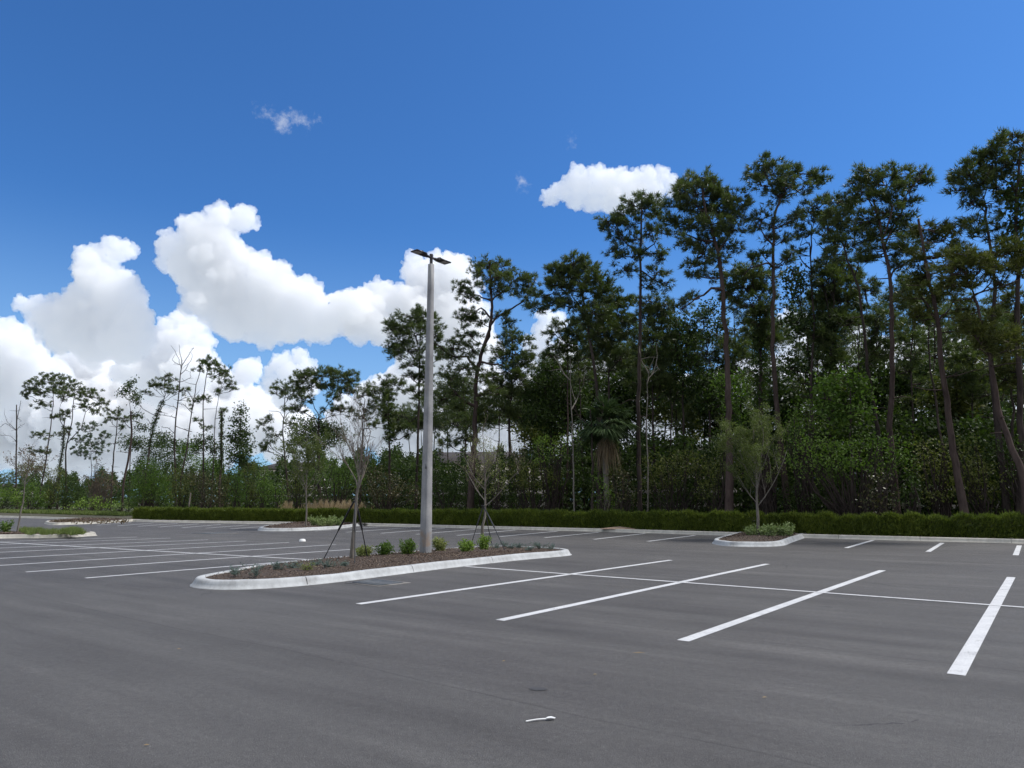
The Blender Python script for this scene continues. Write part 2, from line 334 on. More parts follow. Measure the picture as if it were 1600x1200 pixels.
def crown_tree(name, trunk, pads, d, label, cat='tree', group=None, r0=.2, kind='pine', fol='needle', bark='bark', dens=1.0,
               forks=(), dead=(), vine=None, node_sp=.55, leafsize=None, Y=None, twigs=True, rtop=.3, k=11, tpn=8):
    """one tree: trunk polyline and foliage pads given in photo pixels, stood d metres behind the far curb"""
    x0 = trunk[0][0]; Y0 = Y if Y else DY(x0, d)
    px = list(trunk)
    tr = trunk_curve(px, Y0)
    tr = tr[np.argsort(tr[:, 2], kind='stable')]
    if tr[0][2] > 0.05:       # carry the trunk down to the ground below its last visible point
        dirv = (tr[0] - tr[min(3, len(tr) - 1)]); sl = dirv / (abs(dirv[2]) + 1e-6)
        foot = tr[0] + sl * tr[0][2]; foot[:2] = tr[0][:2] + np.clip(foot[:2] - tr[0][:2], -1.2, 1.2); foot[2] = -.05
        tr = np.vstack([foot, tr])
    elif tr[0][2] < -.05: tr[0][2] = -.05
    base = np.array((tr[0][0], tr[0][1], 0.0))
    H = tr[-1][2]
    root = empty(name, base, label, cat, group)
    tb = MB(); r0 = r0 * .62; rad = r0 * (1 - (1 - rtop) * np.clip(tr[:, 2] / H, 0, 1) ** 1.1); rad[0] *= 1.25
    jit = tr.copy(); jit[1:-1, :2] += rs.normal(0, .03, (len(tr) - 2, 2))
    jit[:, 1] += np.interp(tr[:, 2], np.linspace(0, H, 5), np.concatenate([[0], rs.normal(0, .25, 4)]))
    tr = jit
    tb.tube(tr, rad, 8)
    def attach(z):
        z = min(max(z, H * .25), H); i = np.argmin(abs(tr[:, 2] - z)); return tr[i], rad[i], i
    fk = []
    for pl in forks:
        q = np.array([P(x, y, Y0) for x, y in pl]); a, ra, _ = attach(q[0][2]); q[0] = a
        q[1:, 1] += rs.normal(0, .6, len(q) - 1); 
        q2 = [q[0]]
        for i in range(len(q) - 1):
            q2 += list(bez(q[i], q[i + 1], rs.normal(0, .08, 3), 4)[1:])
        q2 = np.array(q2); tb.tube(q2, np.linspace(ra * .75, ra * .28, len(q2)), 6); fk += list(q2)
    fkp = np.array(fk) if fk else None
    for pl in dead:           # bare limbs
        q = np.array([P(x, y, Y0) for x, y in pl]); a, ra, _ = attach(q[0][2]); q[0] = a; q[1:, 1] += rs.normal(0, .5, len(q) - 1)
        q2 = [q[0]]
        for i in range(len(q) - 1): q2 += list(bez(q[i], q[i + 1], rs.normal(0, .06, 3), 4)[1:])
        q2 = np.array(q2); tb.tube(q2, np.linspace(max(.04, ra * .4), .02, len(q2)), 5)
        for j in range(2, len(q2), 2):
            dd = rs.normal(0, .35, 3) + (0, 0, .25); tb.tube([q2[j], q2[j] + dd * .5 + rs.normal(0, .05, 3), q2[j] + dd], [.022, .016, .009], 4)
    cb = MB(); wmin = Y0 * .0005
    bb = MB()
    for (cx, cy, rx, ry) in pads:
        Yp = Y0 + R.uniform(-1, 1) * min(rx, 45) * Y0 / F * .8
        c = P(cx, cy, Yp); r = np.array((rx * Yp / F, max(rx, ry) * .8 * Yp / F, ry * Yp / F)) * (1.36 if kind == 'pine' and Y0 < 60 else 1.18)
        hd = math.hypot(c[0] - base[0], c[1] - base[1])
        a, ra, i = attach(c[2] - .30 * hd - r[2] * .5)
        if fkp is not None:
            dd = np.linalg.norm(fkp - (c - (0, 0, r[2] * .5)), axis=1); j = dd.argmin()
            if dd[j] < np.linalg.norm(a - c): a = fkp[j]; ra = ra * .5
        end = c - (0, 0, r[2] * .25)
        L = np.linalg.norm(end - a); rb = min(ra * .55, .022 + .014 * L)
        limb = bez(a, end, np.array((0, 0, -.10 * L + R.uniform(-.05, .08) * L)), 7)
        tb.tube(limb, np.linspace(rb, .028, 7), 5)
        area = PI * r[0] * r[2]; far = min(1.0, (48 / Y0) ** 1.1)
        nn = max(5, int(dens * 5.4 * far * area / node_sp ** 2 * .62))
        nodes = blobpts(nn, c, r, .42); nodes[:, 2] += .12 * r[2] * rs.uniform(-1, 1, nn)
        if twigs:
            sub = max(2, nn // 6); hubs = blobpts(sub, c - (0, 0, r[2] * .15), r * .5, .6)
            for h in hubs: bb.tube(bez(limb[R.choice((4, 5, 6))], h, rs.normal(0, .1, 3), 4), [.034, .03, .026, .022], 4, False)
            for nd in nodes:
                h = hubs[np.argmin(np.linalg.norm(hubs - nd, axis=1))]
                bb.tube([h, (h + nd) / 2 + rs.normal(0, .06, 3), nd], [.022, .017, .012], 3, False)
        out = unit((nodes - c) / r) * (1, 1, .7) + (0, 0, .55)
        if kind == 'pine':
            t = tpn; cen = np.repeat(nodes, t, 0) + rs.normal(0, .12, (nn * t, 3)) * (1, 1, .75)
            tufts(cb, cen, np.repeat(out, t, 0), .33, max(.036, wmin), k)
        else:
            t = int(30); cen = np.repeat(nodes, t, 0) + rs.normal(0, .30, (nn * t, 3))
            leaves(cb, cen, leafsize or .16, .6)
    # stubs of broken branches down the trunk
    if kind == 'pine' and H > 5:
        for _ in range(R.randint(4, 9)):
            a, ra, _i = attach(R.uniform(.3, .95) * H); an = R.uniform(0, 2 * PI); L = R.uniform(.3, 1.4)
            tb.tube([a, a + np.array((math.cos(an) * L * .5, math.sin(an) * L * .5, .05)), a + np.array((math.cos(an) * L, math.sin(an) * L, R.uniform(-.25, .3)))], [.03, .022, .012], 4, False)
    tb.build('trunk', M[bark], root, True, base)
    if bb.n: bb.build('branches', M[bark], root, False, base)
    if cb.n: cb.build('crown', M[fol], root, False, base)
    if vine:
        y1, y2, wv = vine; vb = MB()
        z1, z2 = P(x0, y1, Y0)[2], P(x0, y2, Y0)[2]
        n = int(abs(z1 - z2) * 420 * wv); zz = rs.uniform(min(z1, z2), max(z1, z2), n)
        ix = np.interp(zz, tr[:, 2], tr[:, 0]); iy = np.interp(zz, tr[:, 2], tr[:, 1])
        w = wv * (.5 + .5 * np.interp(zz, np.linspace(min(zz), max(zz), 9), rs.uniform(.3, 1.2, 9)))
        an = rs.uniform(0, 2 * PI, n); q = rs.uniform(.4, 1, n)
        leaves(vb, np.stack([ix + np.cos(an) * w * q, iy + np.sin(an) * w * q, zz], -1), .17, .7)
        vb.build('ivy', M['leaf_dark'], root, False, base)
    return root

def shrub(name, blobs, d, label, fol, cat='shrub', group=None, size=.13, dens=1.0, Y=None, stems=6, bark='bark', asp=.55, base_y=None, tpn=16):
    """blobs: (x, y, rx, ry) in photo pixels"""
    cx = sum(b[0] * b[2] for b in blobs) / sum(b[2] for b in blobs)
    Y0 = Y if Y else DY(cx, d)
    base = P(cx, 700, Y0); base[2] = 0
    root = empty(name, base, label, cat, group)
    cb = MB(); tb = MB(); size = max(size, Y0 * .0021)
    for (x, y, rx, ry) in blobs:
        Yp = Y0 + R.uniform(-.5, .5) * min(rx, 40) * Y0 / F
        c = P(x, y, Yp); r = np.array((rx, max(rx, ry) * .7, ry)) * Yp / F
        if c[2] < r[2] * .7: c[2] = max(c[2], .55 * r[2])
        area = PI * r[0] * r[2]; nn = max(6, int(dens * area * 11 / (size / .13)))
        nodes = blobpts(nn, c, r, .38); nodes[:, 2] = np.maximum(nodes[:, 2], .1)
        cen = np.repeat(nodes, tpn, 0) + rs.normal(0, .13 + size * .45, (nn * tpn, 3)); cen[:, 2] = np.maximum(cen[:, 2], .04)
        leaves(cb, cen, size, asp)
        for _ in range(stems):
            e = nodes[R.randrange(nn)]; b0 = base + np.array((R.uniform(-.3, .3) * r[0], R.uniform(-.2, .2), 0))
            tb.tube(bez(b0, e, rs.normal(0, .12, 3), 6), np.linspace(.035 + .004 * r[2], .012, 6), 5)
    if tb.n: tb.build('stems', M[bark], root, True, base)
    cb.build('foliage', M[fol], root, False, base)
    return root

def bare_tree(name, base, H, fork_z, label, r0=.055, spread=.5, fol=None, nleaf=0, lsize=.045, levels=4, seed=1, lean=(0, 0), nmain=8, bark='bark_grey', twigmat='twig_red', cat='young tree', toplead=1.0):
    rr_ = random.Random(seed); root = empty(name, base, label, cat)
    tb = MB(); bb = MB(); tips = []
    base = np.asarray(base, float)
    n = 12; z = np.linspace(-.05, H * .86 * toplead, n)
    cx = np.cumsum([rr_.gauss(0, .018) for _ in z]) * (z > fork_z * .6); cy = np.cumsum([rr_.gauss(0, .018) for _ in z]) * (z > fork_z * .6)
    tr = np.stack([base[0] + cx + lean[0] * z / H, base[1] + cy + lean[1] * z / H, base[2] + z], -1)
    rad = r0 * (1 - .88 * (np.clip(z, 0, None) / z[-1]) ** .9); tb.tube(tr, rad, 8)
    def grow(p, d, L, r, lev):
        k = 5; pts = [p]; q = p.copy(); dd = d.copy()
        for i in range(k):
            dd = dd + np.array([rr_.gauss(0, .10), rr_.gauss(0, .10), rr_.gauss(.05, .05)]); dd /= np.linalg.norm(dd)
            q = q + dd * L / k; pts.append(q)
        (tb if lev == 0 else bb).tube(pts, np.linspace(r, r * .45, k + 1), 5 if lev == 0 else 3, False)
        tips.extend(pts[2:])
        if lev >= levels: return
        m_ = rr_.choice((3, 4)) if lev < 2 else rr_.choice((2, 3, 3))
        for j in range(m_):
            i = rr_.randint(1, k); a = rr_.uniform(0, 2 * PI); s = rr_.uniform(.35, .75)
            side = np.array((math.cos(a), math.sin(a), rr_.uniform(-.2, .5))); nd = dd * (1 - s * .4) + side * s; nd /= np.linalg.norm(nd)
            grow(pts[i], nd, L * rr_.uniform(.42, .68), max(.0026, r * .48), lev + 1)
    for i in range(nmain):
        f = i / max(1, nmain - 1); z0 = fork_z + f * (H * .55 * toplead - fork_z) + rr_.uniform(-.05, .1)
        p = np.array([np.interp(z0, z, tr[:, 0]), np.interp(z0, z, tr[:, 1]), base[2] + z0])
        a = i * 2.4 + rr_.uniform(-.4, .4); up_ = .75 + .5 * f
        d = np.array((math.cos(a) * spread * 2, math.sin(a) * spread * 2, up_)); d /= np.linalg.norm(d)
        L = (H - z0) * (.62 - .15 * f) * rr_.uniform(.8, 1.1)
        grow(p, d, L, r0 * .34 * (1 - .4 * f), 0)
    for i in range(5):
        p = tr[-1 - i]; a = rr_.uniform(0, 6.28); d = np.array((math.cos(a) * .35, math.sin(a) * .35, 1.0)); d /= np.linalg.norm(d); grow(p, d, H * .14, r0 * .14, 2)
    o = base
    tb.build('trunk', M[bark], root, True, o); bb.build('branches', M[twigmat], root, False, o)
    if fol and nleaf:
        lb = MB(); T = np.array(tips); c = T[rs.randint(0, len(T), nleaf)] + rs.normal(0, .05, (nleaf, 3))
        leaves(lb, c, lsize, .5); lb.build('crown', M[fol], root, False, o)
    return root

# ---------------------------------------------------------------- ground, car park
def sheet(name, pts, z, mat_, kind='structure'):
    me = bpy.data.meshes.new(name); me.from_pydata([(float(p[0]), float(p[1]), z) for p in pts], [], [tuple(range(len(pts)))]); me.materials.append(mat_)
    o = bpy.data.objects.new(name, me); col.objects.link(o); o['kind'] = kind; return o
sheet('ground', [(-900, -300), (900, -300), (900, 1300), (-900, 1300)], -.03, M['soil'])
farcurb_px = [(-60, 805), (0, 808.5), (60, 810), (130, 812.5), (200, 814.5), (240, 815.8), (450, 819.3), (560, 821.3), (695, 824.7), (930, 830.7), (1085, 835.3), (1322, 842.5), (1600, 849.5)]
FC = [G(*q)[:2] for q in farcurb_px]
e_ = np.array((.80, -.60)); FC = [FC[0] + np.array((-60, 55.0))] + FC + [FC[-1] + e_ * 14]
sheet('car_park', [(-150, -60), (60, -60), (60, -1)] + [(60, FC[-1][1] - 14)] + [tuple(p) for p in reversed(FC)] + [(-150, FC[0][1])], 0.0, M['asphalt'])

def resample(pts, step, closed=False):
    pts = [np.asarray(p, float)[:2] for p in pts]
    if closed:
        out = []; n = len(pts)
        for i in range(n):
            p0, p1, p2, p3 = pts[i - 1], pts[i], pts[(i + 1) % n], pts[(i + 2) % n]
            m_ = max(2, int(np.linalg.norm(p2 - p1) / step))
            for t in np.linspace(0, 1, m_, endpoint=False):
                out.append(.5 * (2 * p1 + (p2 - p0) * t + (2 * p0 - 5 * p1 + 4 * p2 - p3) * t * t + (3 * p1 - p0 - 3 * p2 + p3) * t ** 3))
        return np.array(out)
    out = []
    for a, b in zip(pts[:-1], pts[1:]):
        m_ = max(1, int(np.linalg.norm(b - a) / step))
        for t in np.linspace(0, 1, m_, endpoint=False): out.append(a + (b - a) * t)
    out.append(pts[-1]); return np.array(out)
def normals2(p, closed):
    if closed: t = np.roll(p, -1, 0) - np.roll(p, 1, 0)
    else: t = np.gradient(p, axis=0)
    t /= np.linalg.norm(t, axis=1)[:, None] + 1e-9
    return np.stack([-t[:, 1], t[:, 0]], -1)       # left of travel
PROFILE = [(-.035, -.01), (-.03, .012), (-.002, .016), (.03, .085), (.055, .135), (.075, .155), (.10, .163), (.20, .163), (.222, .15), (.225, .0)]
def curb(name, path, closed, mat_, hs=1.0, joint=3.05, label=None, off=1.3):
    """path runs with the bed on its left"""
    p = resample(path, .18 if closed else .8, closed) if len(path) < 400 else path
    if closed: p2 = np.vstack([p, p[:1]])
    else: p2 = p
    s = np.concatenate([[0], np.cumsum(np.linalg.norm(np.diff(p2, axis=0), axis=1))])
    js = np.arange(off, s[-1] - .3, joint); ss = np.unique(np.concatenate([s, js, js + .016]))
    q = np.stack([np.interp(ss, s, p2[:, 0]), np.interp(ss, s, p2[:, 1])], -1)
    n0 = normals2(p, closed); n0 = np.vstack([n0, n0[:1]]) if closed else n0
    nn = np.stack([np.interp(ss, s, n0[:, 0]), np.interp(ss, s, n0[:, 1])], -1); nn /= np.linalg.norm(nn, axis=1)[:, None]
    K = len(PROFILE); V = np.zeros((len(q), K, 3))
    wob = np.interp(ss, np.linspace(0, s[-1], 40), rs.normal(0, .006, 40))
    for k, (o_, z_) in enumerate(PROFILE):
        V[:, k, :2] = q + nn * (o_ + (wob[:, None] if k > 2 else 0)); V[:, k, 2] = z_ * hs + (wob * .6 if k > 3 else 0)
    fs = []; gap = set()
    for j in js: gap.add(int(np.argmin(abs(ss - j))))
    for i in range(len(q) - 1):
        if i in gap:
            fs += [(i * K + k, i * K + k + 1, (i + 1) * K + k + 1, (i + 1) * K + k) for k in (0, 1)]
            continue
        fs += [(i * K + k, i * K + k + 1, (i + 1) * K + k + 1, (i + 1) * K + k) for k in range(K - 1)]
    mb = MB(); mb.add(V.reshape(-1, 3), np.array(fs)[:, ::-1]); o = mb.build(name, mat_, None, False); o['kind'] = 'structure'
    return p, n0[:len(p)]
def bed(name, p, n, mat_, z=.13, mound=.10, inset=.2, cen=None):
    inner = p + n * inset; c = inner.mean(0); mb = MB(); rings = 9; m_ = len(inner); V = []
    for r_ in range(rings + 1):
        t = r_ / rings; q = inner * (1 - t) + c * t
        zz = z + mound * (1 - (1 - t) ** 2) + (0 if r_ == 0 else 1) * rs.normal(0, .012, m_)
        V.append(np.column_stack([q, zz]))
    V = np.concatenate(V); i = np.arange(rings)[:, None] * m_; j = np.arange(m_)[None]; j2 = (j + 1) % m_
    mb.add(V, np.stack([i + j, i + j2, i + m_ + j2, i + m_ + j], -1).reshape(-1, 4))
    o = mb.build(name, mat_, None, True); o['kind'] = 'structure'
    return inner, c
def chips(name, inner, c, n, z, mound, size=.035):
    mb = MB(); k = rs.randint(0, len(inner), n); t = 1 - np.sqrt(rs.uniform(0, 1, n)); q = inner[k] * (1 - t)[:, None] + c * t[:, None]
    zz = z + mound * (1 - (1 - t) ** 2) + rs.uniform(.0, .03, n)
    leaves(mb, np.column_stack([q, zz]), size, .35, .6)
    o = mb.build(name, M['chip']); return tag(o, 'brown shredded bark mulch lying inside a kerbed island', 'mulch', None, 'stuff')

# main island, in (along, across) metres from its near front corner
a52 = math.radians(52); A2 = np.array((math.cos(a52), math.sin(a52))); N2 = np.array((-A2[1], A2[0])); F0 = G(345, 920.6)[:2]
def IL(s, t, z=0.0): q = F0 + A2 * s + N2 * t; return np.array((q[0], q[1], z))
isl = [(.15, -.30), (.8, -.62), (1.8, -.75), (3.4, -.62), (5.7, -.42), (8.4, -.36), (10.2, -.50), (11.05, -.42), (11.5, .2), (11.65, 1.3), (11.4, 2.4), (10.4, 2.95), (8.0, 3.05), (5.0, 3.0), (3.0, 2.75), (1.9, 2.3), (1.0, 1.75), (.25, 1.3), (-.10, .85), (-.14, .25)]
path = [IL(*q)[:2] for q in isl]
p, n = curb('curb', path, True, M['curb'], .95)
inn, cc = bed('mulch_bed', p, n, M['mulch'], .13, .10); chips('mulch', inn, cc, 16000, .13, .10)
# peninsula beds that join the far curb, and the left island
def px_island(name, pts, mat_, **kw):
    q = [(G(*a)[:2] if not isinstance(a, np.ndarray) else a) for a in pts]
    ar = sum(q[i][0] * q[(i + 1) % len(q)][1] - q[(i + 1) % len(q)][0] * q[i][1] for i in range(len(q)))
    if ar < 0: q = q[::-1]
    return curb(name, q, True, mat_, kw.get('hs', 1.0))
A2v = A2
r0_ = G(1124, 850.5)[:2]; r1_ = G(1225, 851)[:2]
pts = [G(1114, 848.5)[:2], G(1122, 851.5)[:2], G(1150, 854)[:2], G(1215, 853.5)[:2], G(1238, 847)[:2], G(1262, 838.5)[:2], G(1262, 838.5)[:2] + A2 * .6, G(1165, 833.5)[:2] + A2 * .8, G(1150, 837)[:2], G(1122, 845)[:2]]
p, n = px_island('curb', pts, M['curb']); inn, cc = bed('mulch_bed', p, n, M['mulch'], .13, .08); chips('mulch', inn, cc, 5000, .13, .08, .05)
pts = [G(405, 827)[:2], G(413, 829.8)[:2], G(470, 829.5)[:2], G(530, 826)[:2], G(562, 821.8)[:2], G(562, 821.8)[:2] + A2 * .8, G(455, 819)[:2] + A2 * .8, G(430, 823)[:2]]
p, n = px_island('curb', pts, M['curb']); inn, cc = bed('mulch_bed', p, n, M['mulch'], .13, .10); chips('mulch', inn, cc, 4000, .13, .10, .08)
pts = [G(70, 817.5)[:2], G(84, 820.3)[:2], G(130, 819)[:2], G(165, 817.5)[:2], G(206, 814.8)[:2], G(200, 814.5)[:2] + A2 * .8, G(125, 812.5)[:2] + A2 * .8, G(90, 815)[:2]]
p, n = px_island('curb', pts, M['curb_old']); inn, cc = bed('mulch_bed', p, n, M['mulch'], .13, .10); chips('mulch', inn, cc, 4000, .13, .10, .1)
b0 = G(150, 837.5)[:2]; bl = G(0, 841.5)[:2]; dirn = (bl - b0) / np.linalg.norm(bl - b0); perp = np.array((dirn[1], -dirn[0])); perp = perp if perp[1] > 0 else -perp
print('left isl', b0, bl)
pts = [b0 - dirn * .1 + perp * .5, b0 + dirn * .3, G(110, 839.8)[:2], G(60, 840.9)[:2], bl, bl + dirn * 5.5, bl + dirn * 6 + perp * 1.6, bl + dirn * 5 + perp * 2.9, bl + perp * 3.1, b0 + dirn * .9 + perp * 2.8, b0 + perp * 2.0]
p, n = px_island('curb', pts, M['curb_old']); inn, cc = bed('mulch_bed', p, n, M['mulch'], .14, .08); chips('mulch', inn, cc, 6000, .14, .08, .06)
p, n = curb('curb', FC, False, M['curb_old'], 1.0, 3.05)
# verge behind the far curb
B1 = [q + nn_ * .2 for q, nn_ in zip(p, n)]; B2 = [q + nn_ * 9 for q, nn_ in zip(p, n)]
V = np.array([(*q, .13) for q in B1] + [(*q, .10) for q in B2]); m_ = len(B1)
mb = MB(); mb.add(V, [(i, i + 1, m_ + i + 1, m_ + i) for i in range(m_ - 1)]); o = mb.build('verge', M['soil']); o['kind'] = 'structure'

# painted stall lines
W = .12
def stripe(a, b, w=.15, z=.004, ext=0):
    a = np.asarray(a)[:2]; b = np.asarray(b)[:2]; t = (b - a) / np.linalg.norm(b - a); nrm = np.array((-t[1], t[0])) * w / 2
    o = sheet('stall_line', [a - nrm, b - nrm, b + nrm, a + nrm], z, M['paint']); return o
near = [((560, 944), (1048, 875.3)), ((781, 969.5), (1199, 881.3)), ((1067, 1001.5), (1379, 891.3)), ((1494, 1054.5), (1580, 902)),
        ((133.6, 903.4), (652, 861)), ((40.3, 893.9), (608, 854.4)), ((-50, 886.8), (525, 851)), ((-170, 882), (451.6, 847.7)), ((-190, 871.7), (384.4, 845.5)), ((-200, 864.5), (325, 843.4)),
        ((-200, 858.5), (266, 840.8)), ((-190, 853), (214, 839.2))]
far = [((595, 833.3), (695, 825.5)), ((541, 831.7), (642, 824.2)), ((492, 829.8), (594, 823)), ((650, 835), (744, 827)), ((714, 836.6), (806, 828.2)), ((781, 838.6), (871, 830)), ((851, 840.2), (936, 831.8)), ((928, 842.8), (1008, 833.6)), ((1012, 846), (1086, 836.6)),
       ((1322, 856.3), (1364, 844.2)), ((1450, 862.2), (1472.5, 848.4)), ((1587, 867.7), (1592.8, 852.4)),
       ((360, 826.4), (430, 821.3)), ((322, 825.2), (390, 820.2)), ((284, 824.7), (345, 819.5)), ((248, 823.6), (310, 818.6)), ((215.6, 822.5), (278, 817.8)), ((183.6, 821.7), (240, 817.2)), ((152, 820.5), (205, 816.6))]
for a, b in near + far: stripe(G(*a), G(*b), .15 if a[0] > 500 else .13)
q5 = A2 * 10.9; s5 = G(1494, 1054.5)[:2] + e_ * 2.74; stripe(s5, s5 + q5)
stripe(G(728, 885.6), G(1600, 949.5), .12, .008); stripe(G(1600, 949.5), G(1600, 949.5)[:2] + e_ * 5, .12, .008)
stripe(G(-330, 829), G(509, 876.2), .13, .008)

# storm drains
def drain(px_, w, l, label, rot):
    c = G(*px_); root = empty('storm_drain', (c[0], c[1], 0), label, 'drain')
    q = MB(); q.box((0, 0, .003), w * 1.5, l * 1.35, .012, rot); q.build('apron', M['apron'], root)
    q = MB()
    for k in range(9):
        o_ = (k - 4) / 9 * l; q.box((-math.sin(rot) * o_, math.cos(rot) * o_, .014), w, l / 9 * .55, .014, rot)
    for sx in (-1, 1): q.box((math.cos(rot) * sx * w * .52, math.sin(rot) * sx * w * .52, .014), .05, l * 1.05, .016, rot)
    for sx in (-1, 1): q.box((-math.sin(rot) * sx * l * .52, math.cos(rot) * sx * l * .52, .015), w, .05, .016, rot)
    q.build('grate', M['iron'], root)
drain((590, 911), .55, .75, 'storm drain grate in the asphalt at the foot of the long island kerb', a52)
drain((332, 833.5), 1.3, 1.3, 'dark storm drain grate out in the far driving lane', a52)
# litter
c = G(840, 1077); mb = MB(); n_ = 26; mb.add([(c[0], c[1], .005)] + [(c[0] + math.cos(k * 2 * PI / n_) * .085 * R.uniform(.7, 1.15), c[1] + math.sin(k * 2 * PI / n_) * .07 * R.uniform(.6, 1.2), .005) for k in range(n_)], [(0, 1 + k, 1 + (k + 1) % n_, 1 + (k + 1) % n_) for k in range(n_)])
o = mb.build('asphalt_stain', M['oil']); o['kind'] = 'structure'
c = G(843, 1127); mb = MB(); t0 = np.array((c[0] - .10, c[1] - .03, .008)); t1 = np.array((c[0] + .05, c[1] + .02, .012))
mb.tube([t0, (t0 + t1) / 2 + (0, 0, .004), t1], [.0065, .005, .006], 6)
bl_ = [t1 + np.array((dx, dy * .7 + dx * .25, .004 + (.006 if abs(dy) > .018 else 0))) for dx, dy in [(-.005, -.006), (.015, -.022), (.04, -.026), (.062, -.016), (.07, 0), (.062, .016), (.04, .026), (.015, .022), (-.005, .006)]]
mb.add(bl_ + [q - np.array((0, 0, .004)) for q in bl_], [(i, (i + 1) % 9, 9 + (i + 1) % 9, 9 + i) for i in range(9)])
mb.add(bl_ + [sum(bl_) / 9 - np.array((0, 0, .004))], [(i, (i + 1) % 9, 9, 9) for i in range(9)])
tag(mb.build('plastic_spoon', M['white']), 'white plastic spoon dropped on the bare asphalt in front', 'spoon')
c = G(472.5, 846); mb = MB(); mb.tube([(c[0], c[1], .004), (c[0], c[1], .07), (c[0], c[1], .10)], [.13, .12, .07], 14)
tag(mb.build('paper_bowl', M['white'], None, True), 'small white upturned bowl on the lane behind the long island', 'bowl')
lit = [(998, 1021, .075, .008), (1195, 1091, .025, .009), (930, 1055, .02, .009), (787, 1034, .02, .008), (279, 1015, .022, .010), (228, 1166, .02, .008)]
for i, (x, y, a_, b_) in enumerate(lit):
    c = G(x, y); mb = MB(); mb.add([(c[0] - a_, c[1], .006), (c[0], c[1] - b_, .010), (c[0] + a_, c[1] + .01, .006), (c[0], c[1] + b_, .014)], [(0, 1, 2, 3)])
    tag(mb.build('dry_leaf', M['palm_dead']), ['pale dry leaf sliver just in front of the second stall line from the right', 'tiny dry leaf between the spoon and the rightmost long stall line', 'tiny dry leaf right of the dark oil spot', 'tiny dry leaf sliver beyond the dark oil spot', 'pale leaf fragment on the empty asphalt in front of the island tip', 'pale leaf fragment lying near the bottom left of the asphalt'][i], 'leaf')
# sandy spill by the right peninsula and the far curb
for (x, y, w_, nm) in ((1274, 839.5, .9, 'small orange spill of sand beside the right peninsula kerb'), (968, 826.5, 1.1, 'low heap of sandy dirt behind the far kerb')):
    c = G(x, y, 0.0 if x > 1000 else .15); mb = MB(); n_ = 22; rr2 = [w_ * R.uniform(.6, 1.1) for _ in range(n_)]
    V = [(c[0], c[1], c[2] + (.05 if x > 1000 else .13))]
    for fr, hh in ((.5, .6), (1, 0)):
        V += [(c[0] + math.cos(k * 2 * PI / n_) * rr2[k] * fr * 1.2, c[1] + math.sin(k * 2 * PI / n_) * rr2[k] * .45 * fr, c[2] + (.05 if x > 1000 else .13) * hh + .002) for k in range(n_)]
    mb.add(V, [(0, 1 + k, 1 + (k + 1) % n_, 1 + (k + 1) % n_) for k in range(n_)] + [(1 + k, 1 + n_ + k, 1 + n_ + (k + 1) % n_, 1 + (k + 1) % n_) for k in range(n_)])
    tag(mb.build('sand_spill', M['sand'], None, True), nm, 'sand', None, 'stuff')

# ---------------------------------------------------------------- lamp post
c = IL(6.56, 1.25); lp = empty('lamp_post', (c[0], c[1], .18), 'tall tapered square concrete lamp post with two dark lamp heads in the island', 'lamp post')
HP = P(672, 413, c[1])[2] - .18
V = []; K = 8; levels = np.linspace(0, 1, 14)
for t in levels:
    s_ = .124 - .058 * t; ch = s_ * .14; z = -.35 + t * (HP + .35)
    q = [(s_, -s_ + ch), (s_, s_ - ch), (s_ - ch, s_), (-s_ + ch, s_), (-s_, s_ - ch), (-s_, -s_ + ch), (-s_ + ch, -s_), (s_ - ch, -s_)]
    an = math.radians(51)
    V += [(x * math.cos(an) - y * math.sin(an), x * math.sin(an) + y * math.cos(an), z) for x, y in q]
V.append((0, 0, HP + .02)); mb = MB()
mb.add(V, [(i * K + k, i * K + (k + 1) % K, (i + 1) * K + (k + 1) % K, (i + 1) * K + k) for i in range(13) for k in range(K)] + [(13 * K + k, 13 * K + (k + 1) % K, 14 * K, 14 * K) for k in range(K)])
mb.build('pole', M['pole'], lp)
mb = MB(); mb.tube([(0, 0, HP), (0, 0, HP + .28)], [.045, .045], 10); mb.tube([(0, 0, HP + .24), (0, 0, HP + .30)], [.06, .05], 10)
mb.tube([(-.30 * A2[0], -.30 * A2[1], HP + .20), (.30 * A2[0], .30 * A2[1], HP + .20)], [.035, .035], 8)
mb.build('bracket', M['bronze'], lp)
for sgn in (-1, 1):
    hx = A2 * sgn; an = math.atan2(hx[1], hx[0])
    hb = MB(); cpt = lambda q, z: (hx[0] * q, hx[1] * q, z)
    hb.box(cpt(.49, HP + .215), .40, .26, .032, an); hb.box(cpt(.47, HP + .236), .28, .17, .02, an)
    hb.box(cpt(.30, HP + .205), .16, .13, .07, an); hb.box(cpt(.20, HP + .20), .12, .08, .06, an)
    for k in range(5): hb.box(cpt(.25 + k * .03, HP + .250), .008, .15, .03, an)
    h = hb.build('lamp_head', M['bronze'], lp)
    q = MB(); q.box(cpt(.54, HP + .196), .25, .19, .010, an); q.build('lens', M['lens'], h)
    q = MB(); q.tube([cpt(.36, HP + .235), cpt(.36, HP + .30)], [.035, .032], 10); q.build('photocell', M['bronze'], h)
q = MB(); q.box((math.cos(math.radians(-138 + 90 - 0)) * 0 - .02, -.165, 2.35), .02, .03, .14, math.radians(42)); q.build('hand_hole_cover', M['iron'], lp)

